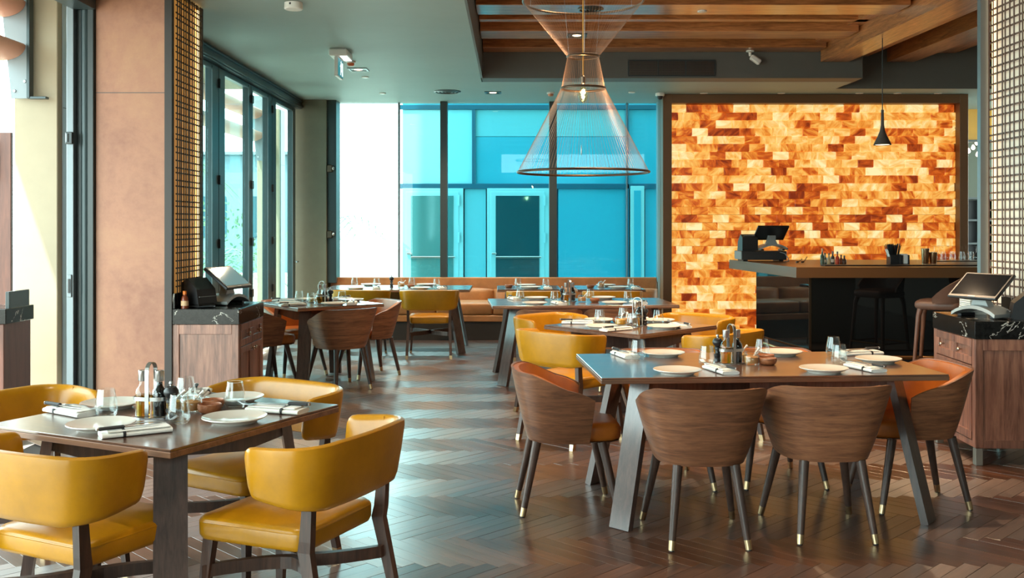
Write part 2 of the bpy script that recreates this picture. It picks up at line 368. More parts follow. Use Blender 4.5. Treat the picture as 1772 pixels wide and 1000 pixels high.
# left terracotta pier with its lit lattice side
XL = -2.446
pier = struct('wall_left', MB().box((-2.730, 7.48, 1.6), (.50, .70, 3.2)), m_terra)
jt = MB().box((-2.725, 7.1285, 2.45), (.52, .004, .004)); struct('trim_1', jt, m_frame_d, pier)
struct('trim_2', MB().box((XL - .012, 7.14, 1.6), (.052, .05, 3.2)), plain('dark_strip', srgb(44, 35, 30), .5), pier)
struct('trim_3', MB().box((XL - .01, 7.815, 1.6), (.05, .05, 3.2)), m_frame_d, pier)
def lattice(name, x, sgn, y0, y1, z0, z1, p, t, panel_mat, mat, parent, lit):
    struct('light_panel', MB().box((x - sgn * .055, (y0 + y1) / 2, (z0 + z1) / 2), (.01, y1 - y0, z1 - z0)), panel_mat, parent)
    m = MB(); k = 0; y = y0 + .02
    while y < y1: m.box((x, y, (z0 + z1) / 2), (.005, t, z1 - z0)); y += p * (1.0, .62, 1.15, .9)[k % 4]; k += 1
    part('lattice_upright', m, mat, parent, kind='stuff')
    m = MB(); k = 0; z = z0 + .02
    while z < z1: m.box((x - sgn * .005, (y0 + y1) / 2, z), (.004, y1 - y0, t)); z += p * (1.0, 1.1, .8, 1.05, .7)[k % 5]; k += 1
    part('lattice_crossbar', m, mat, parent, kind='stuff')
    struct('light_strip', MB().box((x - sgn * .04, lit, (z0 + z1) / 2), (.012, .012, z1 - z0 - .02)), m_led, parent)
m_led = emit('led_strip', (1, .62, .26, 1), 5)
m_slat = plain('lattice_wood', srgb(58, 38, 28), .5)
def backlit(name, col, e, rough=.4):
    n = N(name); v = n.coord('Object'); a = n.noise(v, 1.2, 2); n.set(Base_Color=col, Roughness=rough); n.l(n.ramp(a, [(.3, tuple(c * .8 for c in col[:3]) + (1,)), (.7, col)]), n.b.inputs['Emission Color']); n.b.inputs['Emission Strength'].default_value = e; return n.m
m_gold = backlit('golden_light_panel', srgb(220, 156, 70), .2); m_cream = backlit('cream_light_panel', srgb(230, 220, 200), .2)
lattice('lattice', XL + .03, 1, 7.17, 7.79, .93, 3.19, .052, .010, m_gold, m_slat, pier, 7.775)
rp = struct('wall_right_pier', MB().box((3.95, 6.5, 1.9), (.84, 1.30, 3.75)), m_wall)
struct('trim_4', MB().box((3.395, 7.175, 1.9), (.06, .05, 3.75)), m_alu, rp)
lattice('lattice', 3.41, -1, 5.86, 7.13, .93, 3.74, .064, .013, m_cream, plain('lattice_wood_pale', srgb(104, 78, 64), .5), rp, 7.135)
# door post beside the terracotta pier
dp = sroot('door_1')
for x0, x1, y0, mt in ((-3.17, -3.118, 7.08, m_alu), (-3.118, -3.075, 7.13, m_frame_d), (-3.03, -2.985, 7.10, m_frame_d)):
    struct('frame', MB().box(((x0 + x1) / 2, y0 + .1, 1.6), (x1 - x0, .2, 3.2), .004), mt, dp)
struct('frame', MB().lathe([(.035, 0), (.035, 3.2)], 16, (-3.055, 7.14, 0)), m_frame, dp, True)
struct('lock_plate', MB().box((-3.144, 7.074, 1.07), (.03, .012, .16), .003), m_alu, dp); struct('lock_bolt', MB().box((-3.144, 7.066, 1.07), (.014, .01, .10)), m_black, dp)
struct('hinge', MB().box((-3.14, 7.064, 2.12), (.05, .03, .085), .004), m_frame_d, dp); struct('hinge_pin', MB().lathe([(.012, -.03), (.012, .03)], 12, (-3.15, 7.05, 2.12)), m_alu, dp)
struct('head_frame', MB().box((-3.05, 2.3, 3.12), (.16, 9.6, .16)), m_frame, dp)
# folding windows along the left side
XW = -2.93
for i, (y0, y1, a, b) in enumerate(((8.65, 9.83, .2, .22), (9.83, 11.04, .22, .10), (11.04, 12.02, .10, .21), (12.02, 13.32, .21, .19))):
    fr = struct('window_%d' % (i + 1), MB().box((XW, y0 + a / 2, 1.55), (.07, a - .012, 3.0), .005), m_frame)
    for yy, ww in ((y1 - b / 2, b),): struct('frame', MB().box((XW, yy, 1.55), (.07, ww - .012, 3.0), .005), m_frame, fr)
    for zz in (.11, 3.04): struct('frame', MB().box((XW, (y0 + y1) / 2, zz), (.06, y1 - y0 - .012, .10 if zz < 1 else .05), .004), m_frame, fr)
    struct('pane', MB().box((XW - .01, (y0 + a + y1 - b) / 2, 1.6), (.008, y1 - y0 - a - b, 2.86)), m_pane, fr)
    struct('gasket', MB().box((XW + .037, y1 - b - .006, 1.6), (.006, .016, 2.84)), m_alu, fr); struct('gasket', MB().box((XW + .037, (y0 + a + y1 - b) / 2, 3.012), (.006, y1 - y0 - a - b, .012)), m_alu, fr)
    for zz in (.75, 1.32, 1.95, 2.9):
        struct('hinge', MB().box((XW + .045, y0 + .01, zz), (.025, .07, .09), .003), m_frame_d, fr)
    if i == 3: struct('handle', MB().tube([(XW + .04, y1 - .09, 1.02), (XW + .09, y1 - .09, 1.02), (XW + .09, y1 - .20, 1.02)], .011, 8), m_steel, fr, True)
hd = struct('trim_5', MB().box((XW + .02, 10.7, 3.135), (.14, 5.8, .13), .004), m_frame); struct('track', MB().box((XW + .09, 10.7, 3.10), (.04, 5.8, .03), .004), m_frame_d, hd); struct('track', MB().box((XW + .1, 10.7, 3.165), (.03, 5.8, .012), .003), m_frame, hd)
struct('wall_left_end', MB().box((-2.95, 8.25, 1.6), (.12, .8, 3.2)), m_frame_d)
# back wall: olive pier, glazing, sill
struct('wall_back', MB().box((-2.73, 13.66, 1.6), (.44, .42, 3.2)), m_olive)
struct('wall_back_low', MB().box((-.2, 13.82, .37), (4.7, .16, .74)), m_olive)
YW = 13.78
jam = ((-2.51, -2.385, m_frame, .3), (-1.579, -1.55, m_alu, .03), (-.985, -.888, m_frame_d, .16), (.511, .615, m_frame_d, .16), (1.583, 1.6, m_alu, .03), (2.0, 2.06, m_alu, .2))
panes = ((-2.385, -1.579, m_pane), (-1.55, -.985, m_pane), (-.888, .511, m_pane_b), (.615, 1.583, m_pane_b), (1.6, 2.0, m_pane_b))
for i, (x0, x1, mt) in enumerate(panes):
    a, b, jm, dd = jam[i]
    wn = struct('window_%d' % (i + 5), MB().box(((a + b) / 2, YW - dd / 2 + .03, 1.96), (b - a, dd, 2.48), .003), jm)
    struct('pane', MB().box(((x0 + x1) / 2, YW, 1.965), (x1 - x0, .012, 2.46)), mt, wn)
a, b, jm, dd = jam[5]; wn = struct('window_10', MB().box(((a + b) / 2, YW - dd / 2 + .03, 1.96), (b - a, dd, 2.48), .003), jm)
for zz in (1.38, 2.27):
    o = struct('catch', MB().box((-2.47, YW - .30, zz), (.07, .05, .1), .006), m_dsteel, wn); struct('catch_knob', MB().lathe([(.02, 0), (.024, .01), (.016, .025)], 12, M=Matrix.Translation((-2.43, YW - .31, zz)) @ Matrix.Rotation(R(90), 4, 'Y')), m_steel, o, True)
# ---------------------------------------------------------------- glowing wall of salt blocks
m_saltframe = plain('bronze_frame', srgb(112, 74, 44), .45, .2)
sw = struct('wall_back_salt', MB().box((3.95, 13.22, 1.6), (4.0, .2, 3.2)), m_soffit)
for c_, d_ in (((2.01, 13.0, 1.6), (.115, .24, 3.2)), ((5.85, 13.0, 1.6), (.11, .24, 3.2)), ((3.93, 13.0, 3.14), (3.73, .24, .115))):
    struct('frame', MB().box(c_, d_, .004), m_saltframe, sw)
BW, BH = .206, .1027; rows = []
for r in range(29):
    z = 3.078 - (r + .5) * BH; off = (0.0, .5, .12, .62, .3)[r % 5] * BW * 1.0; x = 2.068 - off
    while x < 5.79:
        x0, x1 = max(x, 2.068), min(x + BW, 5.79); x += BW
        if x1 - x0 > .03: rows.append((r, x0, x1, z))
full = MB().box((0, 0, 0), (BW - .004, .08, BH - .004), .006).mesh('salt_block', m_salt); fulld = MB().box((0, 0, 0), (BW - .004, .08, BH - .004), .006).mesh('salt_block', m_salt_dim)
rows.sort(key=lambda q: (0 if (q[3] > 1.55 or (q[0] > 19 and q[1] < 3.2)) else 1, q[0])); stuff = MB(); cnt = 0
for r, x0, x1, z in rows:
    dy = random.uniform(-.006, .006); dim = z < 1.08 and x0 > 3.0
    if cnt < 298 and not (z < 1.0 and x0 > 3.3):
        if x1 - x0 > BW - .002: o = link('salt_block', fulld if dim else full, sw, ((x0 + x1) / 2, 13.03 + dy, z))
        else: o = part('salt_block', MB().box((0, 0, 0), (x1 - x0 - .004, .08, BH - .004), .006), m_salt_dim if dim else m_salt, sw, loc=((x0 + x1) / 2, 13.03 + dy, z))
        cnt += 1
    elif z > .95 or x0 < 3.3: stuff.box(((x0 + x1) / 2, 13.03 + dy, z), (x1 - x0 - .004, .08, BH - .004), .006)
part('salt_blocks_beyond', stuff, m_salt, sw, kind='stuff')
# passage beyond the salt wall
struct('wall_back_passage', MB().box((6.8, 16.2, 1.6), (2.6, .1, 3.2)), mottled('green_grey_paint', srgb(84, 90, 76), .6, .05, 2, 0))
struct('trim_6', MB().box((6.7, 14.6, 2.98), (1.5, .06, .46)), mottled('ochre_panel', srgb(196, 140, 22), .5, .08, 4, 0))
struct('trim_7', MB().box((6.7, 14.58, 2.735), (1.5, .08, .03)), m_frame_d)
# ---------------------------------------------------------------- outside: paving, pillars, louvres, facade
m_pave = mottled('pale_paving', srgb(176, 170, 160), .8, .06, 3, .05); m_creamwall = mottled('cream_render', srgb(160, 148, 126), .8, .04, 3, .05)
struct('ground', MB().box((-14, 22, -.16), (90, 90, .1)), m_pave)
struct('roof_overhang', MB().box((-3.85, 4.6, 3.55), (1.5, 18.6, .3)), m_creamwall)
struct('wall_sun_blocker', MB().box((3.6, 4.6, 9.0), (16.3, 18.6, 10.4)), m_creamwall)  # unseen upper block added to keep the sun off most of the facade
def pillar(y0):
    p = thing('pillar', '', 'pillar', (-3.97, y0 + .2, -.11))
    part('shaft', MB().box((0, 0, 1.76), (.36, .4, 3.5), .006), m_creamwall, p); part('side_panel', MB().box((.186, .03, 1.76), (.012, .30, 3.5), .003), plain('pillar_side_shade', srgb(150, 166, 176), .4), p)  # bluish shade of the side face painted on as a thin panel
    part('joint', MB().box((.1925, .03, 2.6), (.003, .30, .006)), m_frame_d, p)
    return p
pillar(8.3)['label'] = 'cream rendered terrace pillar next to the open door, sun streak down its face'
pillar(16.2)['label'] = 'cream rendered terrace pillar farther off, seen through the last folding pane'
m_louv = plain('louvre_terracotta', srgb(200, 150, 126), .5); m_plate2 = plain('louvre_end_plate', srgb(124, 132, 136), .5, .2)
def louvre_bank(label, y0, y1):
    t = thing('sunshade_louvre', label, 'sunshade', (-4.25, y0, 2.55), 0, 'terrace sunshades')
    for k, z in enumerate((.435, .795)):
        L = []
        for y in (0, y1 - y0 - .06):
            o = [(.03 + .205 * math.cos(R(a)), y, z - .125 * math.sin(R(a))) for a in range(0, 91, 9)]
            L.append(o + [(x - .014, yy, zz + .014) for x, yy, zz in reversed(o)])
        part('blade', MB().loft(L), m_louv, t, True)
    part('end_plate', MB().prism([(.11, 0), (.245, 0), (.245, 1.05), (.0, 1.05)], 0, .02, Matrix.Translation((0, y1 - y0 - .03, 0)) @ Matrix.Rotation(R(90), 4, 'X')), m_plate2, t)
    part('edge_post', MB().box((.26, y1 - y0 - .04, .53), (.028, .07, 1.06), .004), m_frame, t)
    b = part('bracket', MB().box((.33, y1 - y0 - .04, .005), (.15, .06, .02), .003), m_frame, t)
    part('bolt', MB().lathe([(.014, 0), (.010, .012)], 10, M=Matrix.Translation((.14, y1 - y0 - .05, .06)) @ Matrix.Rotation(R(90), 4, 'X')), m_steel, t)
    part('bolt', MB().lathe([(.014, 0), (.010, .012)], 10, M=Matrix.Translation((.225, y1 - y0 - .05, .14)) @ Matrix.Rotation(R(90), 4, 'X')), m_steel, t)
    return t
louvre_bank('curved terracotta sunshade louvres by the open door at upper left', 1.0, 8.28)
louvre_bank('curved sunshade louvres outside the folding windows', 8.75, 16.18)
m_timber = wood('terrace_timber', srgb(72, 40, 30), srgb(94, 56, 42), 2, .5, 2, 10, .1)
tp_ = thing('timber_screen', 'brown timber screen beyond the terrace pillar', 'screen', (-5.6, 9.0, -.11))
for k in range(7): part('board', MB().box((-.93 + k * .31, 0, 1.225), (.30, .04, 2.45), .004), m_timber, tp_)
part('wall_lamp', MB().box((.88, -.06, 2.2), (.12, .08, .36), .01), m_white, tp_)
# facade across the gap
m_cyan = plain('cyan_glass_panel', srgb(46, 150, 176), .12); m_cyan2 = plain('pale_cyan_and_reflection', srgb(92, 170, 186), .2); m_cyanf = plain('cyan_frame', srgb(12, 82, 106), .3); m_cyand = plain('door_frame_cyan', srgb(128, 186, 196), .3)
m_dglass = plain('dark_door_glass', srgb(14, 66, 76), .04); m_dglass2 = plain('green_door_glass', srgb(60, 116, 120), .06)
YF = 18.2; sF = F / YF
def fx(p): return (p - CX) / sF
def fz(p): return H - (p - CY) / sF
fac = thing('neighbouring_facade', 'cyan glazed facade with two doors across the gap outside', 'building', (1.0, YF, -.11))
def fbox(name, x0, x1, y0, y1, mat, d=.06, proud=0.0, par=fac, bev=.004):
    X0, X1, Z1, Z0 = fx(x0), fx(x1), fz(y0), fz(y1)
    return part(name, MB().box(((X0 + X1) / 2 - 1.0, -proud, (Z0 + Z1) / 2 + .11), (X1 - X0, d, Z1 - Z0), bev), mat, par)
part('wall', MB().box((3.55, .25, 3.0), (12.9, .3, 6.0)), m_cyanf, fac)
m_cyan3 = plain('white_blue_panel', srgb(128, 196, 210), .2)
for x0, x1, y0, y1, mt in ((697, 817, 190, 318, m_cyan3), (823, 1082, 237, 318, m_cyan), (823, 1082, 190, 236.4, m_cyan2), (1088, 1300, 190, 318, m_cyan), (804, 841, 327, 560, m_cyan2), (966, 1082, 327, 560, m_cyan), (1116, 1300, 327, 560, m_cyan), (697, 1082, 20, 182, m_cyan), (1088, 1300, 20, 182, m_cyan), (1300, 1640, 20, 560, m_cyan)): fbox('panel', x0, x1, y0, y1, mt)  # upper pale strip stands for a reflection, put into the panel colour
for x0, x1, y0, y1 in ((690, 1300, 182, 190), (690, 1300, 318, 327), (817, 823, 190, 318), (1082, 1088, 190, 560)): fbox('mullion', x0, x1, y0, y1, m_cyanf, .08, .03)
for x0, x1, g in ((697, 802, m_dglass2), (843, 950, m_dglass)):
    d = fbox('door_frame', x0, x1, 326, 560, m_cyand, .08, .04); fbox('door_leaf', x0 + 6, x1 - 8, 332, 560, m_cyand, .04, .07, d); fbox('door_glass', x0 + 15, x1 - 17, 339, 560, g, .02, .09, d, .002)
    fbox('push_bar', x0 + 15, x1 - 14, 443, 446, m_steel, .03, .12, d)
    for yy in (338, 402): fbox('hinge', x1 - 9, x1 - 6, yy, yy + 18, m_cyand, .03, .1, d)
    fbox('handle', x0 + 8, x0 + 16, 437, 440, m_steel, .04, .12, d)
d = fbox('door_frame', 1090, 1114, 322, 560, m_cyand, .08, .04); fbox('door_glass', 1096, 1108, 330, 560, m_cyan, .02, .08, d, .002)
# palms and planting on the terrace
m_leaf = plain('palm_leaf', srgb(96, 128, 92), .5); m_trunk = mottled('palm_trunk', srgb(130, 112, 92), .9, .2, 20, .3)
def palm(label, x, y, h, nf, sz):
    t = thing('palm', label, 'palm', (x, y, -.11), 0, 'palms outside the windows')
    part('trunk', MB().tube([(0, 0, 0), (.04, 0, h * .5), (0, .03, h)], [.1, .08, .07], 8), m_trunk, t, True); rnd = random.Random(int(x * 10))
    for k in range(nf):
        a = 2 * math.pi * k / nf + rnd.uniform(-.2, .2); up = rnd.uniform(.2, 1.1); m = MB(); P = []
        for i in range(9):
            q = i / 8; P.append(Vector((math.cos(a) * sz * q, math.sin(a) * sz * q, h + sz * (up * q - (up * .6 + .55) * q * q))))
        for i in range(1, 9):
            d = (P[i] - P[i - 1]).normalized(); sd = d.cross(Vector((0, 0, 1))).normalized()
            for sg in (-1, 1):
                ln = sz * .42 * math.sin(math.pi * (i / 9.5)) + .05; tip = P[i] + sd * sg * ln + d * ln * .5 + Vector((0, 0, -ln * .25))
                m.add([P[i - 1], P[i - 1] + d * .05, tip, P[i - 1] + Vector((0, 0, .008))], [(0, 1, 2), (0, 2, 3), (1, 3, 2), (0, 3, 1)])
        m.tube(P, .008, 4); part('frond', m, m_leaf, t)
    return t
palm('tall feathery palm outside the second folding pane', -6.6, 18.5, 2.6, 12, 1.5); palm('low palm outside the third folding pane', -6.3, 21.5, .8, 11, 1.5); palm('palm at the left edge of the white back window', -5.25, 29.0, 1.7, 11, 1.9)

m_shrub = mottled('shrub_leaf', srgb(84, 112, 72), .7, .4, 14, .3)
def shrub(label, x, y, r, h):
    m = MB(); rnd = random.Random(int(x * 7 + y))
    for k in range(420):
        a, u = rnd.uniform(0, 6.283), rnd.uniform(-.2, 1); q = math.sqrt(max(0, 1 - u * u)) * rnd.uniform(.75, 1.05); c = Vector((r * q * math.cos(a), r * q * math.sin(a), h * (.25 + .75 * max(0, u)) * rnd.uniform(.8, 1.05)))
        d = Vector((rnd.uniform(-1, 1), rnd.uniform(-1, 1), rnd.uniform(-.3, 1))).normalized() * .14; e = d.orthogonal().normalized() * .035
        m.add([c - d * .5, c + e, c + d * .5, c - e], [(0, 1, 2, 3)])
    t = thing('shrub', label, 'shrub', (x, y, -.11), 0, 'shrubs on the terrace'); part('foliage', m, m_shrub, t, kind='stuff'); part('stem', MB().tube([(0, 0, 0), (.05, .03, h * .7)], [.05, .02], 8), m_trunk, t, True)
for k, (x, y, r, h) in enumerate(((-6.2, 14.6, .8, 1.3), (-7.2, 16.8, 1.0, 1.9), (-7.4, 24.5, 1.2, 2.2))): shrub('leafy green shrub outside the folding windows, ' + ('nearest one', 'middle one', 'farthest one')[k], x, y, r, h)

t = thing('garden_building', 'grey-blue building beyond the terrace, through the folding windows', 'building', (-10.3, 34.0, -.11)); part('wall', MB().box((0, 2, 2.0), (6.0, 4.0, 4.0), .02), plain('grey_blue_render', srgb(104, 126, 134), .8), t)
part('roof_edge', MB().box((0, 1.9, 4.06), (6.3, 4.4, .12), .02), m_alu, t)
for k in range(3): part('window', MB().box((-1.9 + 1.9 * k, -.02, 1.9), (1.1, .05, 1.4), .01), m_dglass, t)
# ---------------------------------------------------------------- banquette
bq = thing('banquette', 'long tan leather banquette with plump back cushions under the back windows', 'bench', (-2.48, 12.98, 0))
BL = 4.46; part('plinth', MB().box((BL / 2, .34, .125), (BL, .62, .25)), plain('dark_plinth', srgb(44, 34, 28), .6), bq)
part('seat_rail', MB().box((BL / 2, .34, .285), (BL, .68, .085), .01), m_bench, bq)
part('back_frame', MB().box((BL / 2, .66, .4), (BL, .06, .78), .01), m_bench, bq)
for k in range(6):
    cw = BL / 6; rnd = random.Random(k)
    m = MB(); cushion(m, cw / 2 - .003, .30, .33, .485, .03, .03, 1, (0, 0), .012); part('seat_cushion', m, m_bench, bq, True, 60, loc=(cw * (k + .5), .30, 0))
    m = MB(); L = []
    for i in range(13):                                  # plump back cushion swept along x
        q = i / 12; x = (q - .5) * (cw - .004); e = math.sin(math.pi * min(1, max(0, q))) ** .5 if 0 < q < 1 else 0
        th = .02 + .085 * e; hh = .30 + .036 * e + .006 * math.sin(9 * q + k); o = []
        for a in range(16):
            an = 2 * math.pi * a / 16; o.append((x, -th * sgnpow(math.cos(an), .7) - (.06 if False else 0), .16 + hh / 2 * sgnpow(math.sin(an), .55)))
        L.append(o)
    m.loft(L); part('back_cushion', m, m_bench, bq, True, 60, loc=(cw * (k + .5), .56 - .0, .325)).rotation_euler = (R(-6), 0, 0)
# ---------------------------------------------------------------- chairs
def mustard_chair():
    t = thing('mustard_chair', '', 'chair')
    m = MB(); cushion(m, .245, .232, .385, .470, .05, .022, .93, (0, 0), .012); s = part('seat', m, m_mustard, t, True, 50)
    L = rrect(.239, .227, .05, 6, .452, .93); part('seat_piping', MB().tube([(x * 1.012, y * 1.012, z) for x, y, z in L], .004, 6, True), m_mustard, s, True)
    P = []                                               # plan path of the back band, wing to wing
    P += [(.280 + .004 * k, -.055 - .042 * k) for k in range(0, 4)]; rc = .10; cx_, cy_ = .192, -.205
    P += [(cx_ + rc * math.cos(R(a)), cy_ + rc * math.sin(R(a))) for a in range(-10, -91, -16)]; P += [(x, -.305 - .012 * (1 - (x / .19) ** 2)) for x in (.13, .07, 0, -.07, -.13)]
    P += [(-x, y) for x, y in reversed(P[:10])]; n = len(P); L = []; d0 = [0]
    for i in range(1, n): d0.append(d0[-1] + math.dist(P[i], P[i - 1]))
    # extra samples at the wing tips for rounded corners
    Q = []
    for s_ in (0, .008, .02, .04, .07): Q.append(s_)
    tot = d0[-1]; S_ = Q + [d for d in d0 if .09 < d < tot - .09] + [tot - q for q in reversed(Q)]
    def at(d):
        for i in range(1, n):
            if d <= d0[i] + 1e-9:
                f = (d - d0[i - 1]) / (d0[i] - d0[i - 1]); a, b = Vector(P[i - 1]), Vector(P[i]); return a.lerp(b, f), (b - a).normalized()
        return Vector(P[-1]), (Vector(P[-1]) - Vector(P[-2])).normalized()
    for d in S_:
        p, tg = at(d); nrm = Vector((-tg.y, tg.x)) * 1.0; e = min(d, tot - d); rr = .034; shr = rr - math.sqrt(max(0, rr * rr - (rr - min(e, rr)) ** 2)) * 1.0
        f = min(1, e / .30); z0 = .575 - .035 * f + shr; z1 = .755 + .022 * f - shr * .8; th = .021 * (.45 + .55 * min(1, e / .03)); o = []
        outn = -nrm if nrm.dot(p - Vector((0, -.05))) < 0 else nrm
        for a in range(12):
            an = 2 * math.pi * a / 12; u = th * sgnpow(math.cos(an), .5); v = sgnpow(math.sin(an), .42); z = (z0 + z1) / 2 + (z1 - z0) / 2 * v; til = .035 * (z - .55) / .22
            q = p + outn * (u + til); o.append((q.x, q.y, z))
        L.append(o)
    m = MB(); m.loft(L); b = part('backrest', m, m_mustard, t, True, 60)
    for sx in (-1, 1):
        part('stitched_seam', MB().tube([(sx * .308, -.218, .762), (sx * .300, -.222, .70), (sx * .275, -.217, .56)], .0025, 5), m_mustard, b)
        m = MB(); m.bar((sx * .205, .185, .40), (sx * .235, .215, .03), .045, .03, (0, 1, 0), .028, .022); lg = part('leg', m, m_leg, t); part('brass_tip', MB().bar((sx * .235, .215, .03), (sx * .2373, .2173, 0), .029, .023, (0, 1, 0), .027, .021), m_brass, lg)
        pts = [(.238, -.262, .60), (.236, -.250, .44), (.232, -.243, .40), (.246, -.325, .04)]; m = MB(); LL = []
        for (x, y, z), ww in zip(pts, (.036, .046, .05, .03)):
            LL.append([(sx * x + dx * .015, y + dy * ww / 2, z) for dx, dy in ((1, -1), (1, 1), (-1, 1), (-1, -1))])
        m.loft([l[::-1] for l in LL]); lg = part('leg', m, m_leg, t); part('brass_tip', MB().loft([[(sx * .246 + dx * .0155, -.325 + dy * .0155, .04) for dx, dy in ((1, 1), (1, -1), (-1, -1), (-1, 1))], [(sx * .247 + dx * .014, -.334 + dy * .014, 0) for dx, dy in ((1, 1), (1, -1), (-1, -1), (-1, 1))]]), m_brass, lg)
        LL = []
        for i in range(13):
            q = i / 12 * 2 - 1; y = -.27 + (q + 1) / 2 * .465; x = sx * (.018 + .205 * abs(q) ** 1.5); zz = .275
            LL.append([(x + sx * .0 + dx * .018, y, zz + dz * .022) for dx, dz in ((1, -1), (1, 1), (-1, 1), (-1, -1))])
        m = MB(); m.loft(LL); part('stretcher', m, m_leg, t)
    return t
def barrel_chair():
    t = thing('barrel_chair', '', 'chair'); th0, th1, K = -14, 194, 34
    def pt(deg, s, off):
        a = R(180 + deg) if False else R(deg); aw = .212 + .116 * s ** .85 - off; bd = .225 + .085 * s ** .85 - off; e = 2 / 2.7
        return Vector((aw * sgnpow(math.cos(a), e), -bd * sgnpow(math.sin(a), e) + (.02)))
    def top(deg):
        q = abs(deg - 90) / 104.0; return .746 - .135 * max(0, (q - .42) / .58) ** 1.5
    def ang(i): return th0 + (th1 - th0) * i / K
    def shell(off0, off1, zb, dtop):
        L = []
        for i in range(K + 1):
            dg = ang(i); zt = top(dg) + dtop; o = []
            for k in range(8):
                s = k / 7; z = zb + (zt - zb) * s; p = pt(dg, (z - .38) / .37 if z > .38 else 0, off0); o.append((p.x, p.y, z))
            for k in range(7, -1, -1):
                s = k / 7; z = zb + (zt - zb) * s; p = pt(dg, (z - .38) / .37 if z > .38 else 0, off1); o.append((p.x, p.y, z))
            L.append(o)
        return MB().loft(L)
    part('shell', shell(0, .012, .378, 0), m_veneer, t, True, 50); part('lining', shell(.0125, .040, .40, -.006), m_orange, t, True, 50)
    loop = lambda z, off, f: [(x, y, z) for x, y in [tuple(pt(-14 + 208 * i / 20, 0, off)) for i in range(21)] + [(-.195 + off, .22 * f), (-.16 + off, .265 * f), (.16 - off, .265 * f), (.195 - off, .22 * f)]]
    m = MB(); m.loft([loop(.376, .03, 1), loop(.382, .012, 1)]); part('seat_base', m, m_leg, t)
    m = MB(); m.loft([loop(.383, .03, 1), loop(.40, .022, 1.03), loop(.445, .022, 1.04), loop(.465, .032, 1.0), loop(.472, .06, .9), loop(.474, .12, .6)]); part('seat', m, m_orange, t, True, 60)
    for sx in (-1, 1):
        for y0, y1, x0, x1 in ((.17, .255, .165, .232), (-.165, -.245, .135, .18)):
            f = .875; k0 = Vector((sx * x0, y0, .378)); k1 = Vector((sx * x1, y1, 0)); md = k0.lerp(k1, f)
            lg = part('leg', MB().tube([k0, md], [.024, .0165], 14), m_leg, t, True); part('brass_tip', MB().tube([md, k1.lerp(md, .1)], [.0168, .0155], 14), m_brass, lg, True); part('foot_pad', MB().tube([k1.lerp(md, .1), k1], [.012, .012], 10), m_black, lg, True)
    return t
GM, GB = 'mustard leather chairs', 'walnut barrel chairs'
def mchair(x, y, deg, label): return place(mustard_chair, 'm', (x, y, 0), R(deg - 90), label, 'chair', GM)
def bchair(x, y, deg, label): return place(barrel_chair, 'b', (x, y, 0), R(deg - 90), label, 'chair', GB)
# ---------------------------------------------------------------- tables
TH = .75
def table(name, label, x, y, rot, L, W, top_in, foot_in):
    t = thing(name, label, 'table', (x, y, 0), R(rot), 'dark wood dining tables')
    tp = part('tabletop', MB().box((0, 0, TH - .005), (L - .004, W - .004, .01), .002), m_table, t)
    part('edge_band', MB().box((0, 0, TH - .0205), (L, W, .021), .002), m_tedge, t)
    for sx in (-1, 1):
        for sy in (-1, 1):
            p = Vector((sx * (L / 2 - top_in[0]), sy * (W / 2 - top_in[1]), .72)); q = Vector((sx * (L / 2 - foot_in[0]), sy * (W / 2 - foot_in[1]), 0))
            part('leg', MB().bar(p, q, .115, .038, (sx, -sy, 0)), m_tleg, t)
    for s in (-1, 1):
        a = Vector((-(L / 2 - top_in[0]), -s * (W / 2 - top_in[1]), 0)); b = -a; d = (b - a); ln = d.length; m = MB(); n = Vector((-d.y, d.x, 0)).normalized() * .014; u = d.normalized(); z0 = .6 + (0 if s > 0 else .001)
        o = [(0, .72), (.0, .64), (.16, .585), (ln - .16, .585), (ln, .64), (ln, .72)]
        m.loft([[tuple(a + u * q + n * k + Vector((0, 0, z + (.0004 * s)))) for q, z in o] for k in (-1, 1)]); part('brace', m, m_tleg, t)
    return t
SQ = dict(top_in=(.16, .16), foot_in=(.085, .085)); LG = dict(top_in=(.23, .13), foot_in=(.10, .02))
TB = {}
def mk(key, nm, label, x, y, rot, L, W, kw): TB[key] = (x, y, R(rot), L, W); table(nm, label, x, y, rot, L, W, **kw)
mk('T1', 'square_table', 'dark wood square table with four mustard chairs by the terracotta wall', -1.354, 3.957, -26.4, .94, .94, SQ)
mk('T2', 'long_table', 'long dark wood table with six barrel chairs nearest the right cabinet', 1.289, 5.416, 4.0, 1.77, .93, LG)
mk('T3', 'square_table', 'dark wood square table with mustard chairs between two long tables', .89, 7.485, 44, .92, .92, SQ)
mk('T4', 'long_table', 'long dark wood table in mid-room before the two small banquette tables', .666, 9.796, 4.0, 1.77, .93, LG)
mk('T5', 'square_table', 'small table along the banquette, in the middle of its length', .20, 12.05, 1, .76, .8, SQ)
mk('T8', 'square_table', 'small table at the banquette end next to the glowing wall', 1.16, 12.05, 1, .80, .8, SQ)
mk('T6', 'long_table', 'long dark wood table along the left half of the banquette', -1.36, 12.05, 0, 1.73, .84, LG)
mk('T7', 'square_table', 'dark wood square table with barrel chairs beside the left cabinet', -1.86, 9.64, 38, .90, .90, SQ)
mchair(-1.48, 3.52, 64, 'mustard leather chair at the front square table, cut by the frame at lower left')
mchair(-.82, 3.66, 156, 'mustard leather chair at the front square table, whole back in view')
mchair(-1.175, 4.37, 239, 'mustard leather chair on the cabinet side of the front square table, lit inside')
mchair(-1.96, 4.18, -28, 'mustard leather chair between the front square table and the open door')
bchair(.905, 4.83, 92, 'walnut barrel chair turning its back, left one along the near long table')
bchair(1.527, 4.92, 91, 'walnut barrel chair turning its back, right one along the near long table')
bchair(.285, 5.315, 4, 'walnut barrel chair with orange lining at the aisle end of the long table')
bchair(2.16, 5.41, 183, 'walnut barrel chair at the cabinet end of the near long table')
bchair(.905, 5.86, 272, 'walnut barrel chair on the far side of the near long table, left one')
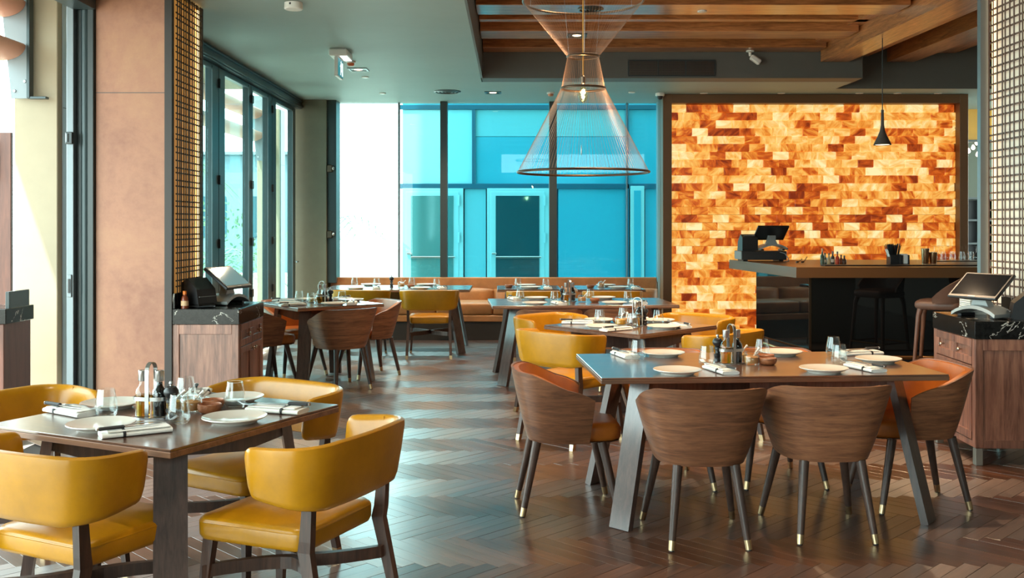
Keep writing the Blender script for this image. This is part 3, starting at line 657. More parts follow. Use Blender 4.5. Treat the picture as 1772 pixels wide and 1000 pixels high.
bchair(1.55, 5.90, 272, 'walnut barrel chair on the far side of the near long table, right one')
mchair(.455, 7.04, 46, 'mustard leather chair behind the aisle-end barrel chair, full back in view')
mchair(1.34, 7.02, 134, 'mustard leather chair behind the caddy of the near long table, top of back showing')
mchair(1.35, 7.95, 224, 'mustard leather chair in front of the lower glowing salt blocks')
mchair(.44, 7.96, -46, 'mustard leather chair facing us beyond the left corner of the middle square table')
bchair(.335, 9.17, 93, 'walnut barrel chair tucked in at the mid-room long table, left one')
bchair(.96, 9.22, 93, 'walnut barrel chair tucked in at the mid-room long table, right one')
mchair(.27, 11.35, 91, 'mustard leather chair at the small middle banquette table, back top showing')
mchair(1.12, 11.35, 91, 'mustard leather chair at the small banquette table by the glowing wall')
mchair(-.945, 11.5, 92, 'mustard leather chair at the banquette long table, seen whole from behind')
mchair(-1.72, 11.5, 90, 'mustard leather chair at the banquette long table, behind the square barrel-chair table')
bchair(-1.58, 9.19, 128, 'walnut barrel chair with its back to us at the square table by left cabinet')
bchair(-1.43, 9.98, 218, 'walnut barrel chair on the aisle side of the table by left cabinet')
bchair(-2.36, 9.40, 38, 'walnut barrel chair half hidden behind the left cabinet')
bchair(-2.20, 10.06, -52, 'walnut barrel chair facing us between the table and the folding windows')
# ---------------------------------------------------------------- tableware
def plate():
    m = MB().lathe([(.001, .004), (.07, .004), (.075, 0), (.082, 0), (.086, .006), (.119, .019), (.1225, .021), (.1215, .0245), (.117, .0235), (.086, .011), (.001, .0095)], 40)
    return link('dinner_plate', m.mesh('dinner_plate', m_plate, True, 50))
def tumbler():
    o = link('tumbler', MB().lathe([(.001, .0), (.024, 0), (.034, .004), (.041, .02), (.0425, .035), (.040, .06), (.034, .095), (.0315, .112), (.030, .112), (.0325, .095), (.0385, .06), (.041, .035), (.039, .022), (.03, .011), (.001, .010)], 28).mesh('tumbler', m_glass, True, 60))
    return o
def napkin():
    t = thing('folded_napkin', '', 'napkin'); L = []
    for y in (-.12, .12):
        o = []
        for k in range(24):
            a = 2 * math.pi * k / 24; o.append((.047 * sgnpow(math.cos(a), .45), y, .0095 + .0095 * sgnpow(math.sin(a), .6)))
        L.append(o)
    m = MB(); m.loft([l[::-1] for l in L]); part('cloth', m, m_linen, t, True, 50)
    m = MB(); m.box((.003, .006, .0225), (.082, .215, .005), .002); part('fold', m, m_linen, t)
    L = []
    for y in (-.05, -.04): L.append([(x * 1.015, y, .0125 + (z - .0125) * 1.03 if z > 0 else z) for x, yy, z in [(.0475 * sgnpow(math.cos(2 * math.pi * k / 24), .45), 0, .0126 + .0128 * sgnpow(math.sin(2 * math.pi * k / 24), .6)) for k in range(24)]])
    m = MB(); m.loft([l[::-1] for l in L]); part('band', m, m_band, t, True, 50)
    return t
def knife():
    t = thing('table_knife', '', 'cutlery'); m = MB(); m.loft([[(x + (.009 if False else 0), y, z) for x, z in ((-.008, .0), (.008, 0), (.008, .011), (-.008, .011))] for y in (-.11, -.02)]); part('handle', MB().box((0, -.065, .006), (.017, .09, .012), .004), m_band, t)
    part('rivet_cap', MB().box((0, -.113, .006), (.017, .008, .0125), .003), m_steel, t)
    part('blade', MB().prism([(-.007, -.022), (.007, -.022), (.009, .06), (.003, .11), (-.006, .10)], .003, .0055), m_steel, t); return t
def fork():
    t = thing('table_fork', '', 'cutlery'); L = [[(dx * wd, y, z + dz) for dx, dz in ((-1, 0), (1, 0), (1, .003), (-1, .003))] for y, wd, z in ((-.10, .006, .001), (-.05, .004, .006), (.02, .003, .004), (.035, .009, .002), (.055, .0115, .0))]
    m = MB(); m.loft([l[::-1] for l in L]); part('handle', m, m_steel, t)
    m = MB()
    for k in range(4): m.loft([[(-.0095 + k * .0063 + dx * .0017, y, z + dz) for dx, dz in ((-1, 0), (-1, .0028), (1, .0028), (1, 0))] for y, z in ((.053, .0), (.08, .004), (.102, .014))])
    part('tines', m, m_steel, t); return t
m_oil = N('olive_oil'); m_oil.set(Base_Color=srgb(214, 150, 24), Roughness=.05, Transmission_Weight=.85, IOR=1.2); m_oil = m_oil.m
m_vin = plain('dark_vinegar', srgb(20, 18, 18), .06)
def bottle(name, liq, h, par):
    b = part('bottle', MB().lathe([(.001, .0), (.026, 0), (.0285, .004), (.0285, .085), (.026, .103), (.016, .118), (.0125, .125), (.0125, .14)], 20), m_glass, par, True, 50)
    part('liquid', MB().lathe([(.001, .003), (.026, .003), (.0265, .006), (.0265, h), (.001, h)] if h < .09 else [(.001, .003), (.026, .003), (.0265, .006), (.0265, .085), (.024, .102), (.013, .117), (.011, h), (.001, h)], 18), liq, b, True, 50)
    return b
def caddy():
    t = thing('cruet_caddy', '', 'caddy'); part('tray', MB().prism([(.075 * sgnpow(math.cos(R(a)), .8), .042 * sgnpow(math.sin(R(a)), .7)) for a in range(0, 360, 12)], 0, .005), m_steel, t)
    P = []
    for z in (.005, .06, .12, .17): P.append((0, -.037, z))
    for a in range(15, 180, 15): P.append((0, -.037 * math.cos(R(a)), .18 + .035 * math.sin(R(a))))
    for z in (.17, .12, .06, .005): P.append((0, .037, z))
    L = []
    for i, p in enumerate(P):
        a = Vector(P[max(0, i - 1)]); b = Vector(P[min(len(P) - 1, i + 1)]); d = (b - a).normalized(); n = Vector((1, 0, 0)).cross(d)
        L.append([tuple(Vector(p) + Vector((dx * .008, 0, 0)) + n * dn * .0015) for dx, dn in ((-1, -1), (-1, 1), (1, 1), (1, -1))])
    part('handle', MB().loft(L), m_steel, t)
    o = [(.068 * sgnpow(math.cos(2 * math.pi * k / 32), .7), .034 * sgnpow(math.sin(2 * math.pi * k / 32), .7)) for k in range(32)]
    part('ring_band', MB().loft([[(x * f, y * f, z) for f, z in ((1, .068), (1, .083), (.97, .083), (.97, .068))] for x, y in o], False, True), m_steel, t, True)
    return t
def cruets(x, y, rz, z, lab):
    for sx, liq, nm, h in ((-1, m_oil, 'oil', .085), (1, m_vin, 'vinegar', .135)):
        def mkb(liq=liq, h=h):
            b = thing('cruet_bottle', '', 'bottle'); g = bottle('bottle', liq, h, b)
            part('pourer_cap', MB().lathe([(.0165, .138), (.0175, .14), (.0175, .178), (.015, .180), (.001, .18)], 18), m_steel, b, True); return b
        dx, dy = .034 * sx * math.cos(rz), .034 * sx * math.sin(rz); place(mkb, 'cr' + nm, (x + dx, y + dy, z + .0052), rz, 'glass %s cruet with steel cap in the caddy on %s' % (nm, lab), 'bottle', 'oil and vinegar cruets')
def mill():
    t = thing('pepper_mill', '', 'pepper mill'); part('body', MB().lathe([(.001, 0), (.022, 0), (.022, .012), (.017, .02), (.021, .03), (.0215, .036), (.013, .044), (.013, .06), (.019, .066), (.019, .076), (.014, .08)], 20), m_black, t, True)
    part('head', MB().lathe([(.010, .079), (.02, .086), (.0285, .1), (.0285, .11), (.02, .124), (.008, .129), (.001, .13)], 20), m_black, t, True); part('finial', MB().lathe([(.006, .129), (.006, .134), (.009, .138), (.007, .146), (.001, .148)], 14), m_steel, t, True); return t
m_sugar = mottled('brown_sugar', srgb(176, 122, 66), .9, .2, 60, .3); m_amber = mottled('amber_honey', srgb(196, 140, 20), .3, .1, 10, 0); m_saltw = mottled('white_salt', srgb(228, 222, 210), .9, .1, 90, .3)
def jar(fill):
    def f():
        t = thing('condiment_jar', '', 'jar'); b = part('bowl', MB().lathe([(.001, 0), (.04, 0), (.043, .004), (.043, .045), (.04, .055), (.034, .058), (.032, .056), (.0395, .046), (.0395, .008), (.001, .006)], 24), m_glass, t, True, 50)
        part('filling', MB().lathe([(.001, .0065), (.038, .0085), (.0385, .04), (.02, .046), (.001, .047)], 18), fill, b, True)
        part('lid', MB().lathe([(.035, .058), (.036, .062), (.03, .068), (.012, .074), (.005, .077), (.004, .08), (.009, .085), (.0095, .092), (.005, .099), (.001, .1)], 20), m_glass, t, True, 50)
        part('spoon', MB().tube([(.01, .0, .04), (.03, .012, .066), (.052, .02, .085)], [.003, .003, .007], 8), m_white, t, True); return t
    return f
m_bowl = wood('acacia_bowl', srgb(120, 66, 38), srgb(176, 108, 66), 0, .4, 5, 6, .05)
def bowl():
    t = thing('wooden_bowl', '', 'bowl'); part('body', MB().lathe([(.001, 0), (.03, 0), (.042, .008), (.048, .022), (.047, .036), (.043, .038), (.041, .034), (.041, .022), (.03, .014), (.001, .012)], 26), m_bowl, t, True, 50)
    part('contents', MB().lathe([(.04, .022), (.02, .028), (.001, .030)], 14), m_saltw, t, True, kind='stuff'); return t
TP = {'T1': 'front square table', 'T2': 'near long table', 'T3': 'middle square table', 'T4': 'mid-room long table', 'T5': 'small banquette table', 'T8': 'small glowing-wall table', 'T6': 'left banquette long table', 'T7': 'square table by left cabinet'}
def on(T, lu, lv):
    x, y, r, L, W = TB[T]; return (x + lu * math.cos(r) - lv * math.sin(r), y + lu * math.sin(r) + lv * math.cos(r)), r
def setting(T, plates=(), glasses=(), napkins=(), cad=None, ml=None, jars=(), bowls=()):
    for n, lu, lv in plates:
        p, r = on(T, lu, lv); place(plate, 'plate', p + (TH + .0003,), r, 'white dinner plate at the %s of the %s' % (n, TP[T]), 'plate', 'white dinner plates')
    for n, lu, lv in glasses:
        p, r = on(T, lu, lv); place(tumbler, 'tumbler', p + (TH + .0003,), r, 'clear tumbler at the %s of the %s' % (n, TP[T]), 'glass', 'water tumblers')
    for n, lu, lv, a in napkins:
        p, r = on(T, lu, lv); r += R(a); place(napkin, 'napkin', p + (TH + .0003,), r, 'white napkin with black band at the %s of the %s' % (n, TP[T]), 'napkin', 'folded napkins')
        c, s = math.cos(r), math.sin(r)
        for fn, key, dx, dy, ra, nm in ((knife, 'knife', .016, -.02, 4, 'dark knife'), (fork, 'fork', -.022, .055, 7, 'steel fork')):
            place(fn, key, (p[0] + dx * c - dy * s, p[1] + dx * s + dy * c, TH + .0278), r + R(ra), '%s on the napkin at the %s of the %s' % (nm, n, TP[T]), 'cutlery', nm.split()[-1] + 's on napkins')
    if cad:
        p, r = on(T, cad[0], cad[1]); r += R(cad[2]); place(caddy, 'caddy', p + (TH + .0003,), r, 'steel cruet caddy with arched handle on the %s' % TP[T], 'caddy', 'cruet caddies'); cruets(p[0], p[1], r, TH, 'the ' + TP[T])
    if ml: p, r = on(T, *ml); place(mill, 'mill', p + (TH + .0003,), r, 'black turned pepper mill on the %s' % TP[T], 'pepper mill', 'pepper mills')
    for k, (lu, lv) in enumerate(jars):
        p, r = on(T, lu, lv); place(jar((m_sugar, m_amber)[k]), 'jar%d' % k, p + (TH + .0003,), r, 'lidded glass jar of %s on the %s' % (('brown sugar', 'yellow condiment')[k], TP[T]), 'jar', 'condiment jars')
    for k, (lu, lv) in enumerate(bowls):
        p, r = on(T, lu, lv); place(bowl, 'bowl', p + (TH + .0003,), r, 'wooden bowl on the %s, %s' % (TP[T], ('the nearer one', 'the farther one')[k] if len(bowls) > 1 else 'beside the jar'), 'bowl', 'wooden bowls')
sq_p = (('near side', -.02, -.325), ('right side', .335, -.01), ('left side', -.333, .0), ('far side', .03, .33)); sq_g = (('near left corner', -.177, -.163), ('near right corner', .170, -.130), ('far right corner', .153, .195), ('far left corner', -.12, .20))
sq_n = (('near side', .165, -.335, -32), ('right side', .345, .225, 98), ('left side', -.37, -.17, 262), ('far side', -.20, .35, 215))
for T in ('T1', 'T3', 'T7'): setting(T, sq_p, sq_g, sq_n, (-.02, -.085, 20), (.075, -.075), ((.03, .075), (-.05, .055)), ((.12, .085), (.06, .165)))
lg_p = [('near left seat', -.477, -.344), ('far left seat', -.396, .335), ('near right seat', .284, -.340), ('far right seat', .292, .330)]; lg_g = [('far left seat', -.575, .18), ('near left seat', -.264, -.115), ('far right seat', .13, .17), ('near right seat', .455, -.12)]
lg_n = [('far left seat', -.62, .33, 190), ('near left seat', -.24, -.29, 10), ('near right seat', .53, -.27, 12)]
setting('T2', lg_p + [('right end', .722, -.006)], lg_g + [('right end', .57, .245)], lg_n + [('right end', .76, .31, 100)], (-.10, -.01, 12), (-.145, .10), ((.0, -.04), (-.03, .08)), ((.085, -.06), (.12, .08)))
setting('T4', lg_p, lg_g, lg_n, (-.10, .02, 12), (-.16, .10), ((.02, -.02),), ((.14, -.06),))
setting('T6', lg_p, lg_g, lg_n[1:], None, (-.10, .02), ((.02, .0),), ((.14, -.04),))
# ---------------------------------------------------------------- small tables' settings
setting('T5', (('near side', .02, -.22), ('far side', -.02, .22)), (('near right corner', .20, -.16), ('near left corner', -.13, -.05)), (('near side', .22, -.27, 0),), None, None, (), ((-.24, -.06),))
setting('T8', (('near side', .10, -.22), ('far side', .0, .22)), (('near right corner', .26, -.12),), (('near side', .30, -.28, 0),), None, None, ((-.08, .0),), ((-.22, -.1),))
# ---------------------------------------------------------------- cabinets
def cabinet(label, loc, rz, up):
    t = thing('service_cabinet', label, 'cabinet', loc, rz, 'service cabinets'); W, D, HT = .70, .476, .79      # front faces -y, width along x
    part('carcass', MB().box((0, 0, .45), (W - .06, D - .05, .67)), m_cab, t)
    for sx in (-1, 1):
        for sy in (-1, 1):
            part('corner_post', MB().box((sx * (W / 2 - .025), sy * (D / 2 - .025), .45), (.05, .05, .68), .003), m_cab, t); f = part('foot', MB().box((sx * (W / 2 - .027), sy * (D / 2 - .027), .055), (.046, .046, .11), .003), m_steelf, t)
        part('side_rail', MB().box((sx * (W / 2 - .012), 0, .755), (.024, D - .1, .07), .002), m_cab, t); part('side_rail', MB().box((sx * (W / 2 - .012), 0, .135), (.024, D - .1, .05), .002), m_cab, t)
        part('side_panel', MB().box((sx * (W / 2 - .016), 0, .44), (.012, D - .1, .57)), m_cab, t)
    part('front_rail', MB().box((0, -D / 2 + .012, .13), (W - .1, .022, .04), .002), m_cab, t)
    def shaker(nm, x0, x1, z0, z1):
        m = MB(); y = -D / 2 + .006; fw = .05
        for c_, d_ in ((((x0 + x1) / 2, y, z1 - fw / 2), (x1 - x0, .02, fw)), (((x0 + x1) / 2, y, z0 + fw / 2), (x1 - x0, .02, fw)), ((x0 + fw / 2, y, (z0 + z1) / 2), (fw, .02, z1 - z0 - 2 * fw)), ((x1 - fw / 2, y, (z0 + z1) / 2), (fw, .02, z1 - z0 - 2 * fw))): m.box(c_, d_, .002)
        o = part(nm, m, m_cab, t); part('panel', MB().box(((x0 + x1) / 2, y + .006, (z0 + z1) / 2), (x1 - x0 - 2 * fw, .008, z1 - z0 - 2 * fw)), m_cab, o); return o
    def knob(o, x, z): part('knob', MB().lathe([(.006, 0), (.006, .012), (.013, .018), (.014, .026), (.009, .032), (.001, .033)], 14, M=Matrix.Translation((x, -D / 2 - .004, z)) @ Matrix.Rotation(R(90), 4, 'X')), m_nickel, o, True)
    for sx in (-1, 1):
        a, b = (.002, W / 2 - .054) if sx > 0 else (-W / 2 + .054, -.002); d = shaker('drawer', a, b, .625, .786); knob(d, (a + b) / 2, .705)
        d = shaker('door', a, b, .155, .619); knob(d, sx * .028, .585)
    part('marble_top', MB().box((0, 0, .846), (W + .01, D + .01, .112), .003), m_marble, t, label='black marble top with white veins')
    part('marble_upstand', MB().box((0, D / 2 - .01, .902 + .055), (W, .02, .11), .003), m_marble, t); return t
m_steelf = plain('steel_foot', srgb(150, 148, 140), .4, .8); m_nickel = plain('nickel_knob', srgb(190, 176, 160), .25, 1.0)
cabinet('wooden cabinet with black marble top against the left terracotta wall', (XL + .238 + .012, 7.48, 0), R(90), 1)
cabinet('wooden cabinet with black marble top at the right edge, below the lattice wall', (3.145, 6.545, 0), R(-93), 1)
t = thing('terrace_counter', 'marble-topped brown counter outside at the left edge', 'counter', (-4.1, 7.35, -.11))
part('body', MB().box((0, 0, .45), (.9, .4, .9), .004), m_timber, t); part('marble_top', MB().box((0, 0, .955), (.94, .42, .11), .004), m_marble, t); part('post', MB().box((.45, 0, 1.02), (.03, .3, .22), .003), m_frame_d, t)
m_screen_l = plain('dark_screen_glass', (.012, .013, .014, 1), .06); m_grey2 = plain('silver_grey_case', srgb(150, 152, 150), .35, .2)
def pos():                                                # screen faces -y, tilted back
    t = thing('till_terminal', '', 'till'); m = MB(); L = []
    for i in range(11):
        q = i / 10; x = -.16 + .32 * q; h = .03 + .05 * math.sin(math.pi * q) ** .8; o = rrect(.001, .085, .0005, 1); L.append([(x, -.10, h - .022), (x, .10, h - .022), (x, .095, h), (x, -.095, h)])
    part('foot', MB().loft([l[::-1] for l in L]), m_grey2, t, True, 40)
    for x in (-.12, .12): part('foot_pad', MB().box((x, 0, .01), (.03, .14, .02), .003), m_black, t)
    part('neck', MB().loft([[(x * f, y + oy, z) for x, y in ((-.06, -.03), (.06, -.03), (.06, .03), (-.06, .03))] for f, oy, z in ((1.1, .0, .07), (.7, .0, .12), (.6, .02, .17))]), m_grey2, t, True, 40)
    M = Matrix.Translation((0, -.01, .20)) @ Matrix.Rotation(R(-52), 4, 'X')
    s = part('display', MB().box((0, 0, 0), (.36, .024, .25), .006, M), m_black, t); part('screen', MB().box((0, -.0125, .004), (.325, .002, .205), 0, M), m_screen_l, s); part('maker_mark', MB().box((0, -.0126, -.113), (.05, .002, .006), 0, M), m_grey2, s); return t
place(pos, 'pos', (-2.17, 7.58, .9025), R(75), 'till terminal on the left cabinet, pale tilted screen', 'till', 'till terminals')
_scr = [c for ch in _used['pos'].children for c in ch.children if c.name.startswith('screen')][0]
dup(_used['pos'], (3.07, 6.50, .9025), R(-62), 'till terminal on the right cabinet, dark tilted screen'); dup(_used['pos'], (2.92, 11.22, 1.2165), R(185), 'till terminal on the bar, seen from behind on a cash drawer')
_sheen = emit('pale_lit_screen', srgb(150, 190, 190), .28); _sheen.node_tree.nodes['Principled BSDF'].inputs['Roughness'].default_value = .08; _scr.data = _scr.data.copy(); _scr.data.materials[0] = _sheen  # faint glow stands in for the window reflected on this screen
def printer():
    t = thing('receipt_printer', '', 'printer'); part('body', MB().loft([[(x, y, z) for y, z in ((-.09, 0), (.09, 0), (.09, .13), (.02, .16), (-.07, .09))] for x in (-.075, .075)]), m_black, t); part('paper_slot', MB().box((0, .06, .147), (.10, .012, .006), .001, Matrix.Identity(4)), m_grey, t); part('front_seam', MB().box((0, -.093, .045), (.14, .006, .004)), m_grey, t); return t
place(printer, 'printer', (-2.30, 7.32, .93), R(60), 'black receipt printer against the left lattice', 'printer', 'receipt printers'); _used['printer'].scale = (1.2, 1.0, 1.15)
p2 = dup(_used['printer'], (3.28, 6.37, .903), R(-110), 'black receipt printer behind the right till'); p3 = dup(_used['printer'], (2.66, 11.24, 1.2165), R(185), 'black receipt printer beside the bar till')
solo('printer_stand', MB().box((0, 0, .014), (.16, .16, .027), .004), m_black, 'low black stand under the left receipt printer', 'stand', (-2.30, 7.32, .902), R(60))
t = thing('sauce_bottle', 'small sauce bottle with orange cap on the left cabinet', 'bottle', (-2.36, 7.18, .902)); part('body', MB().lathe([(.001, 0), (.026, 0), (.027, .06), (.02, .085), (.012, .095), (.012, .105)], 16), plain('sauce', srgb(120, 52, 26), .2), t, True); part('cap', MB().lathe([(.014, .10), (.014, .125), (.001, .127)], 14), plain('orange_cap', srgb(214, 112, 30), .4), t, True); part('paper_label', MB().lathe([(.0272, .02), (.0272, .055)], 16, cap=False), plain('paper_label', srgb(206, 170, 130), .6), t, True)
P = [(-2.28 + .14 * math.sin(i * .9) * (1 - i / 60), 7.2 + .006 * i, .909 + .004 * (i % 3)) for i in range(28)]
tag(part('cable', MB().tube(P, .004, 6), m_black, None, True), 'tangled black cables beside the left till', 'cable')
P = [(3.08 + .008 * i, 6.34 + .05 * math.sin(i * .5), .909 + .002 * (i % 2)) for i in range(24)]
tag(part('cable', MB().tube(P, .004, 6), m_black, None, True), 'grey-black cable looped on the right cabinet top', 'cable')
t = thing('paper_stack', 'stack of white receipts behind the right till', 'paper', (3.12, 6.74, .902))
for k in range(12): part('sheet', MB().box((random.uniform(-.004, .004), random.uniform(-.004, .004), .006 + k * .0125), (.11, .16, .009), 0), m_white, t)
# ---------------------------------------------------------------- bar
m_bartop = plain('bar_top_bronze', srgb(104, 68, 38), .3, .2); m_brassr = plain('brass_rail', srgb(170, 126, 84), .3, 1.0)
bar = thing('bar_counter', 'bronze-edged bar counter with black glass front before the salt wall', 'bar', (2.7, 9.5, 0))
def bprism(pts, z0, z1): return MB().prism([(x - 2.7, y - 9.5) for x, y in pts], z0, z1)
part('countertop', bprism([(2.713, 9.5), (6.4, 9.52), (6.4, 11.6), (2.53, 11.6)], 1.0, 1.1), m_bartop, bar)
part('end_panel', bprism([(2.948, 9.88), (2.965, 9.88), (2.79, 11.3), (2.772, 11.3)], .25, .999), m_mirror, bar, label='black glass end panel'); part('front_panel', bprism([(2.967, 9.88), (6.3, 9.89), (6.3, 9.91), (2.967, 9.90)], .25, .999), m_mirror, bar, label='black glass front panel')
part('body', bprism([(2.975, 9.92), (6.3, 9.92), (6.3, 11.28), (2.80, 11.28)], .0, .998), m_black, bar); part('corner_trim', bprism([(2.945, 9.872), (2.969, 9.872), (2.969, 9.8795), (2.945, 9.8795)], .25, .999), m_dsteel, bar)
part('plinth', bprism([(3.03, 10.0), (6.3, 10.0), (6.3, 11.2), (2.88, 11.2)], 0, .249), m_black, bar)
rl = part('foot_rail', MB().tube([(2.68 - 2.7, 11.3 - 9.5, .22), (2.83 - 2.7, 9.68 - 9.5, .22), (2.86 - 2.7, 9.65 - 9.5, .22), (6.2 - 2.7, 9.66 - 9.5, .22)], .022, 12), m_brassr, bar, True)
for x, y in ((2.718, 10.9), (2.84, 9.67), (4.0, 9.655), (5.2, 9.658)): part('rail_post', MB().tube([(x - 2.7, y - 9.5, .20), (x - 2.7, y - 9.5, 0)], .014, 10), m_brassr, rl, True)
t = thing('cash_drawer', 'black cash drawer under the bar till at the end of the bar', 'cash drawer', (2.80, 11.22, 1.1005)); part('case', MB().box((0, 0, .065), (.50, .34, .098), .004), m_black, t)
for x in (-.2, .2): part('foot', MB().box((x, 0, .008), (.05, .26, .0155), .002), m_black, t)
part('front_plate', MB().box((-.252, 0, .066), (.008, .33, .09), .002), m_grey, t)
tag(part('cable', MB().tube([(2.97, 11.04, 1.205), (3.02, 11.02, 1.19), (3.05, 11.0, 1.14), (3.06, 11.0, 1.106), (3.0, 10.95, 1.105)], .005, 8), m_grey, None, True), 'grey cable hanging down from the bar till', 'cable')
cols = [srgb(60, 74, 60), srgb(84, 96, 84), srgb(140, 124, 92), srgb(64, 66, 60), srgb(150, 52, 30), srgb(116, 60, 30), srgb(60, 40, 26)]; lab = ['tallest dark bitters bottle', 'short grey green bitters bottle', 'pale bitters bottle with beige paper label', 'dark bitters bottle with white paper label', 'bitters bottle with red paper label', 'orange brown dropper bottle', 'small dark brown dropper bottle']
for k, (p, h) in enumerate(((1423, .165), (1427.5, .12), (1434.5, .12), (1441, .135), (1449, .135), (1455.5, .10), (1461, .095))):
    Y = 10.1 + .06 * (k % 2); x = (p - CX) * Y / F; t = thing('bitters_bottle', lab[k] + ' in the row on the bar', 'bottle', (x, Y, 1.1005), 0, 'bitters bottles on the bar'); mt = plain('bitters_glass', cols[k], .12)
    part('body', MB().lathe([(.001, 0), (.019, 0), (.020, .004), (.020, h * .55), (.008, h * .68), (.007, h * .85)], 16), mt, t, True, 50); part('cap', MB().lathe([(.009, h * .83), (.009, h), (.001, h)], 12), m_dsteel if k else plain('cork', srgb(196, 160, 120), .6), t, True)
    part('paper_label', MB().lathe([(.0203, h * .18), (.0203, h * .42)], 16, cap=False), plain('bitters_label', srgb(200, 196, 184) if k in (3, 1) else cols[k], .6), t, True)
for k, p in enumerate((1382, 1391)):
    x = (p - CX) * 10.6 / F; t = thing('bar_pourer', 'small steel pourer lying by the bar till, %s' % ('flat one' if k == 0 else 'upright one'), 'pourer', (x, 10.6, 1.1005), .4, 'loose pourers'); part('stopper', MB().tube([(-.03, 0, .010), (.0, 0, .012)], [.009, .007], 10), m_black, t, True); part('spout', MB().tube([(0, 0, .012), (.03, 0, .03 + .02 * k), (.045, 0, .045 + .02 * k)], .004, 8), m_steel, t, True)
mat_ = solo('bar_mat', MB().box((0, 0, .006), (1.55, .14, .011), .003), m_black, 'long black rubber bar mat along the front of the bar', 'mat', (3.85, 9.85, 1.1005))
t = thing('bar_caddy', 'black bar caddy filled with straws and napkins', 'caddy', ((1548 - CX) * 10.2 / F, 10.2, 1.1005), 0)
for c_, d_ in (((-.06, 0, .05), (.006, .11, .098)), ((.03, 0, .05), (.006, .11, .098)), ((-.015, -.052, .05), (.09, .006, .098)), ((-.015, .052, .05), (.09, .006, .098)), ((.13, 0, .05), (.006, .11, .098)), ((.08, .052, .05), (.094, .006, .098)), ((.05, -.052, .05), (.03, .006, .098)), ((.125, -.052, .05), (.014, .006, .098)), ((.035, 0, .004), (.19, .108, .007))): part('panel', MB().box(c_, d_, .0015), m_black, t)
m = MB(); rnd = random.Random(3)
for k in range(70):
    a, b = rnd.uniform(-.04, .04), rnd.uniform(-.042, .042); m.tube([(-.015 + a * .8, b, .012), (-.015 + a * 1.9, b * 1.4, .2 + rnd.uniform(-.012, .014))], .0032, 5)
part('straws', m, m_black, t, kind='stuff'); m = MB()
for k in range(14): m.tube([(-.05, -.03 + k * .004, .05), (-.085 - .002 * (k % 4), -.04 + k * .005, .15 + .004 * (k % 3))], .0025, 5)
part('striped_straws', m, m_white, t, kind='stuff'); part('napkins', MB().box((.085, 0, .058), (.07, .085, .1), .004), m_linen, t)
for p, h, n in ((1601, .155, 'taller copper bar shaker'), (1614.5, .115, 'shorter copper bar shaker')):
    t = thing('bar_shaker', n + ' on the bar mat', 'shaker', ((p - CX) * 10.5 / F, 10.5, 1.1005), 0, 'bar shakers'); part('tin', MB().lathe([(.001, 0), (.033, 0), (.034, .003), (.044, h), (.042, h), (.032, .006), (.001, .006)], 24), m_copper, t, True, 50); part('rim', MB().tube([(.044 * math.cos(R(a)), .044 * math.sin(R(a)), h) for a in range(0, 360, 15)], .0015, 5, True), m_steel, t, True)
solo('glass_mat', MB().box((0, 0, .004), (.62, .24, .007), .002), m_black, 'black mat under the upturned wine glasses on the bar', 'mat', (4.93, 11.1, 1.1005))
def wineglass():
    t = thing('wine_glass', '', 'glass'); part('bowl', MB().lathe([(.030, 0), (.036, .03), (.036, .045), (.026, .07), (.006, .082), (.004, .09)], 18, cap=False), m_glass, t, True, 60); part('stem', MB().lathe([(.0035, .088), (.003, .12), (.0035, .158)], 10), m_glass, t, True); part('foot', MB().lathe([(.004, .157), (.032, .1605), (.033, .163), (.001, .165)], 20), m_glass, t, True, 60); return t
for k in range(7): place(wineglass, 'wg', (4.69 + .078 * k, 11.06 + .07 * (k % 2), 1.1085), 0, 'upturned wine glass on the bar mat, %s from the shakers' % ('first', 'second', 'third', 'fourth', 'fifth', 'sixth', 'seventh')[k], 'glass', 'upturned wine glasses')
def hball(): return link('highball', MB().lathe([(.001, .1), (.026, .1), (.03, .0), (.028, 0), (.0245, .094), (.001, .094)], 18).mesh('highball', m_glass, True, 50))
for k in range(5): place(hball, 'hb', (4.83 + .085 * k, 11.02 + .16 * (k % 2) + .02, 1.1085) if False else (4.74 + .105 * k, 11.19, 1.1085), 0, 'upturned tumbler behind the wine glasses on the bar, %s from the left' % ('first', 'second', 'third', 'fourth', 'fifth')[k], 'glass', 'upturned bar tumblers')
m_stoolw = wood('stool_wood', srgb(104, 64, 46), srgb(140, 92, 68), 2, .4, 3, 12, .1); m_stooll = mottled('brown_stool_leather', srgb(116, 84, 70), .4, .15, 6, .1)
def stool(label, x, y, deg):
    t = thing('bar_stool', label, 'stool', (x, y, 0), R(deg - 90), 'bar stools'); m = MB(); cushion(m, .215, .205, .735, .815, .09, .03, .95); part('seat', m, m_stooll, t, True, 50); L = []
    for i in range(21):
        d = -100 + 200 * i / 20; a = R(d - 90); hgt = .24 * max(0.0, math.cos(R(d * .86))) ** .7 + .012; o = []
        for rr in (.225, .245):
            for k in range(5):
                z = .80 + hgt * k / 4; q = (rr + .02 * k / 4); o.append((q * math.cos(a), q * math.sin(a) * .95, z))
        L.append(o[:5] + o[5:][::-1])
    part('backrest', MB().loft(L), m_stooll, t, True, 50)
    for sx in (-1, 1):
        for sy in (-1, 1): part('leg', MB().tube([(sx * .16, sy * .15, .745), (sx * .175, sy * .165, .68), (sx * .225, sy * .215, 0)], [.028, .022, .013], 12), m_stoolw, t, True)
    for a, b in (((-.213, -.203), (.213, -.203)), ((.213, -.203), (.213, .203)), ((.213, .203), (-.213, .203)), ((-.213, .203), (-.213, -.203))): part('foot_rest', MB().tube([a + (.26,), b + (.26,)], .010, 8), m_brassr, t, True)
    return t
stool('brown leather bar stool beyond the right cabinet, facing the bar', 3.93, 9.13, 150); stool('bar stool farther along the bar, behind the lattice wall', 4.95, 9.15, 100)
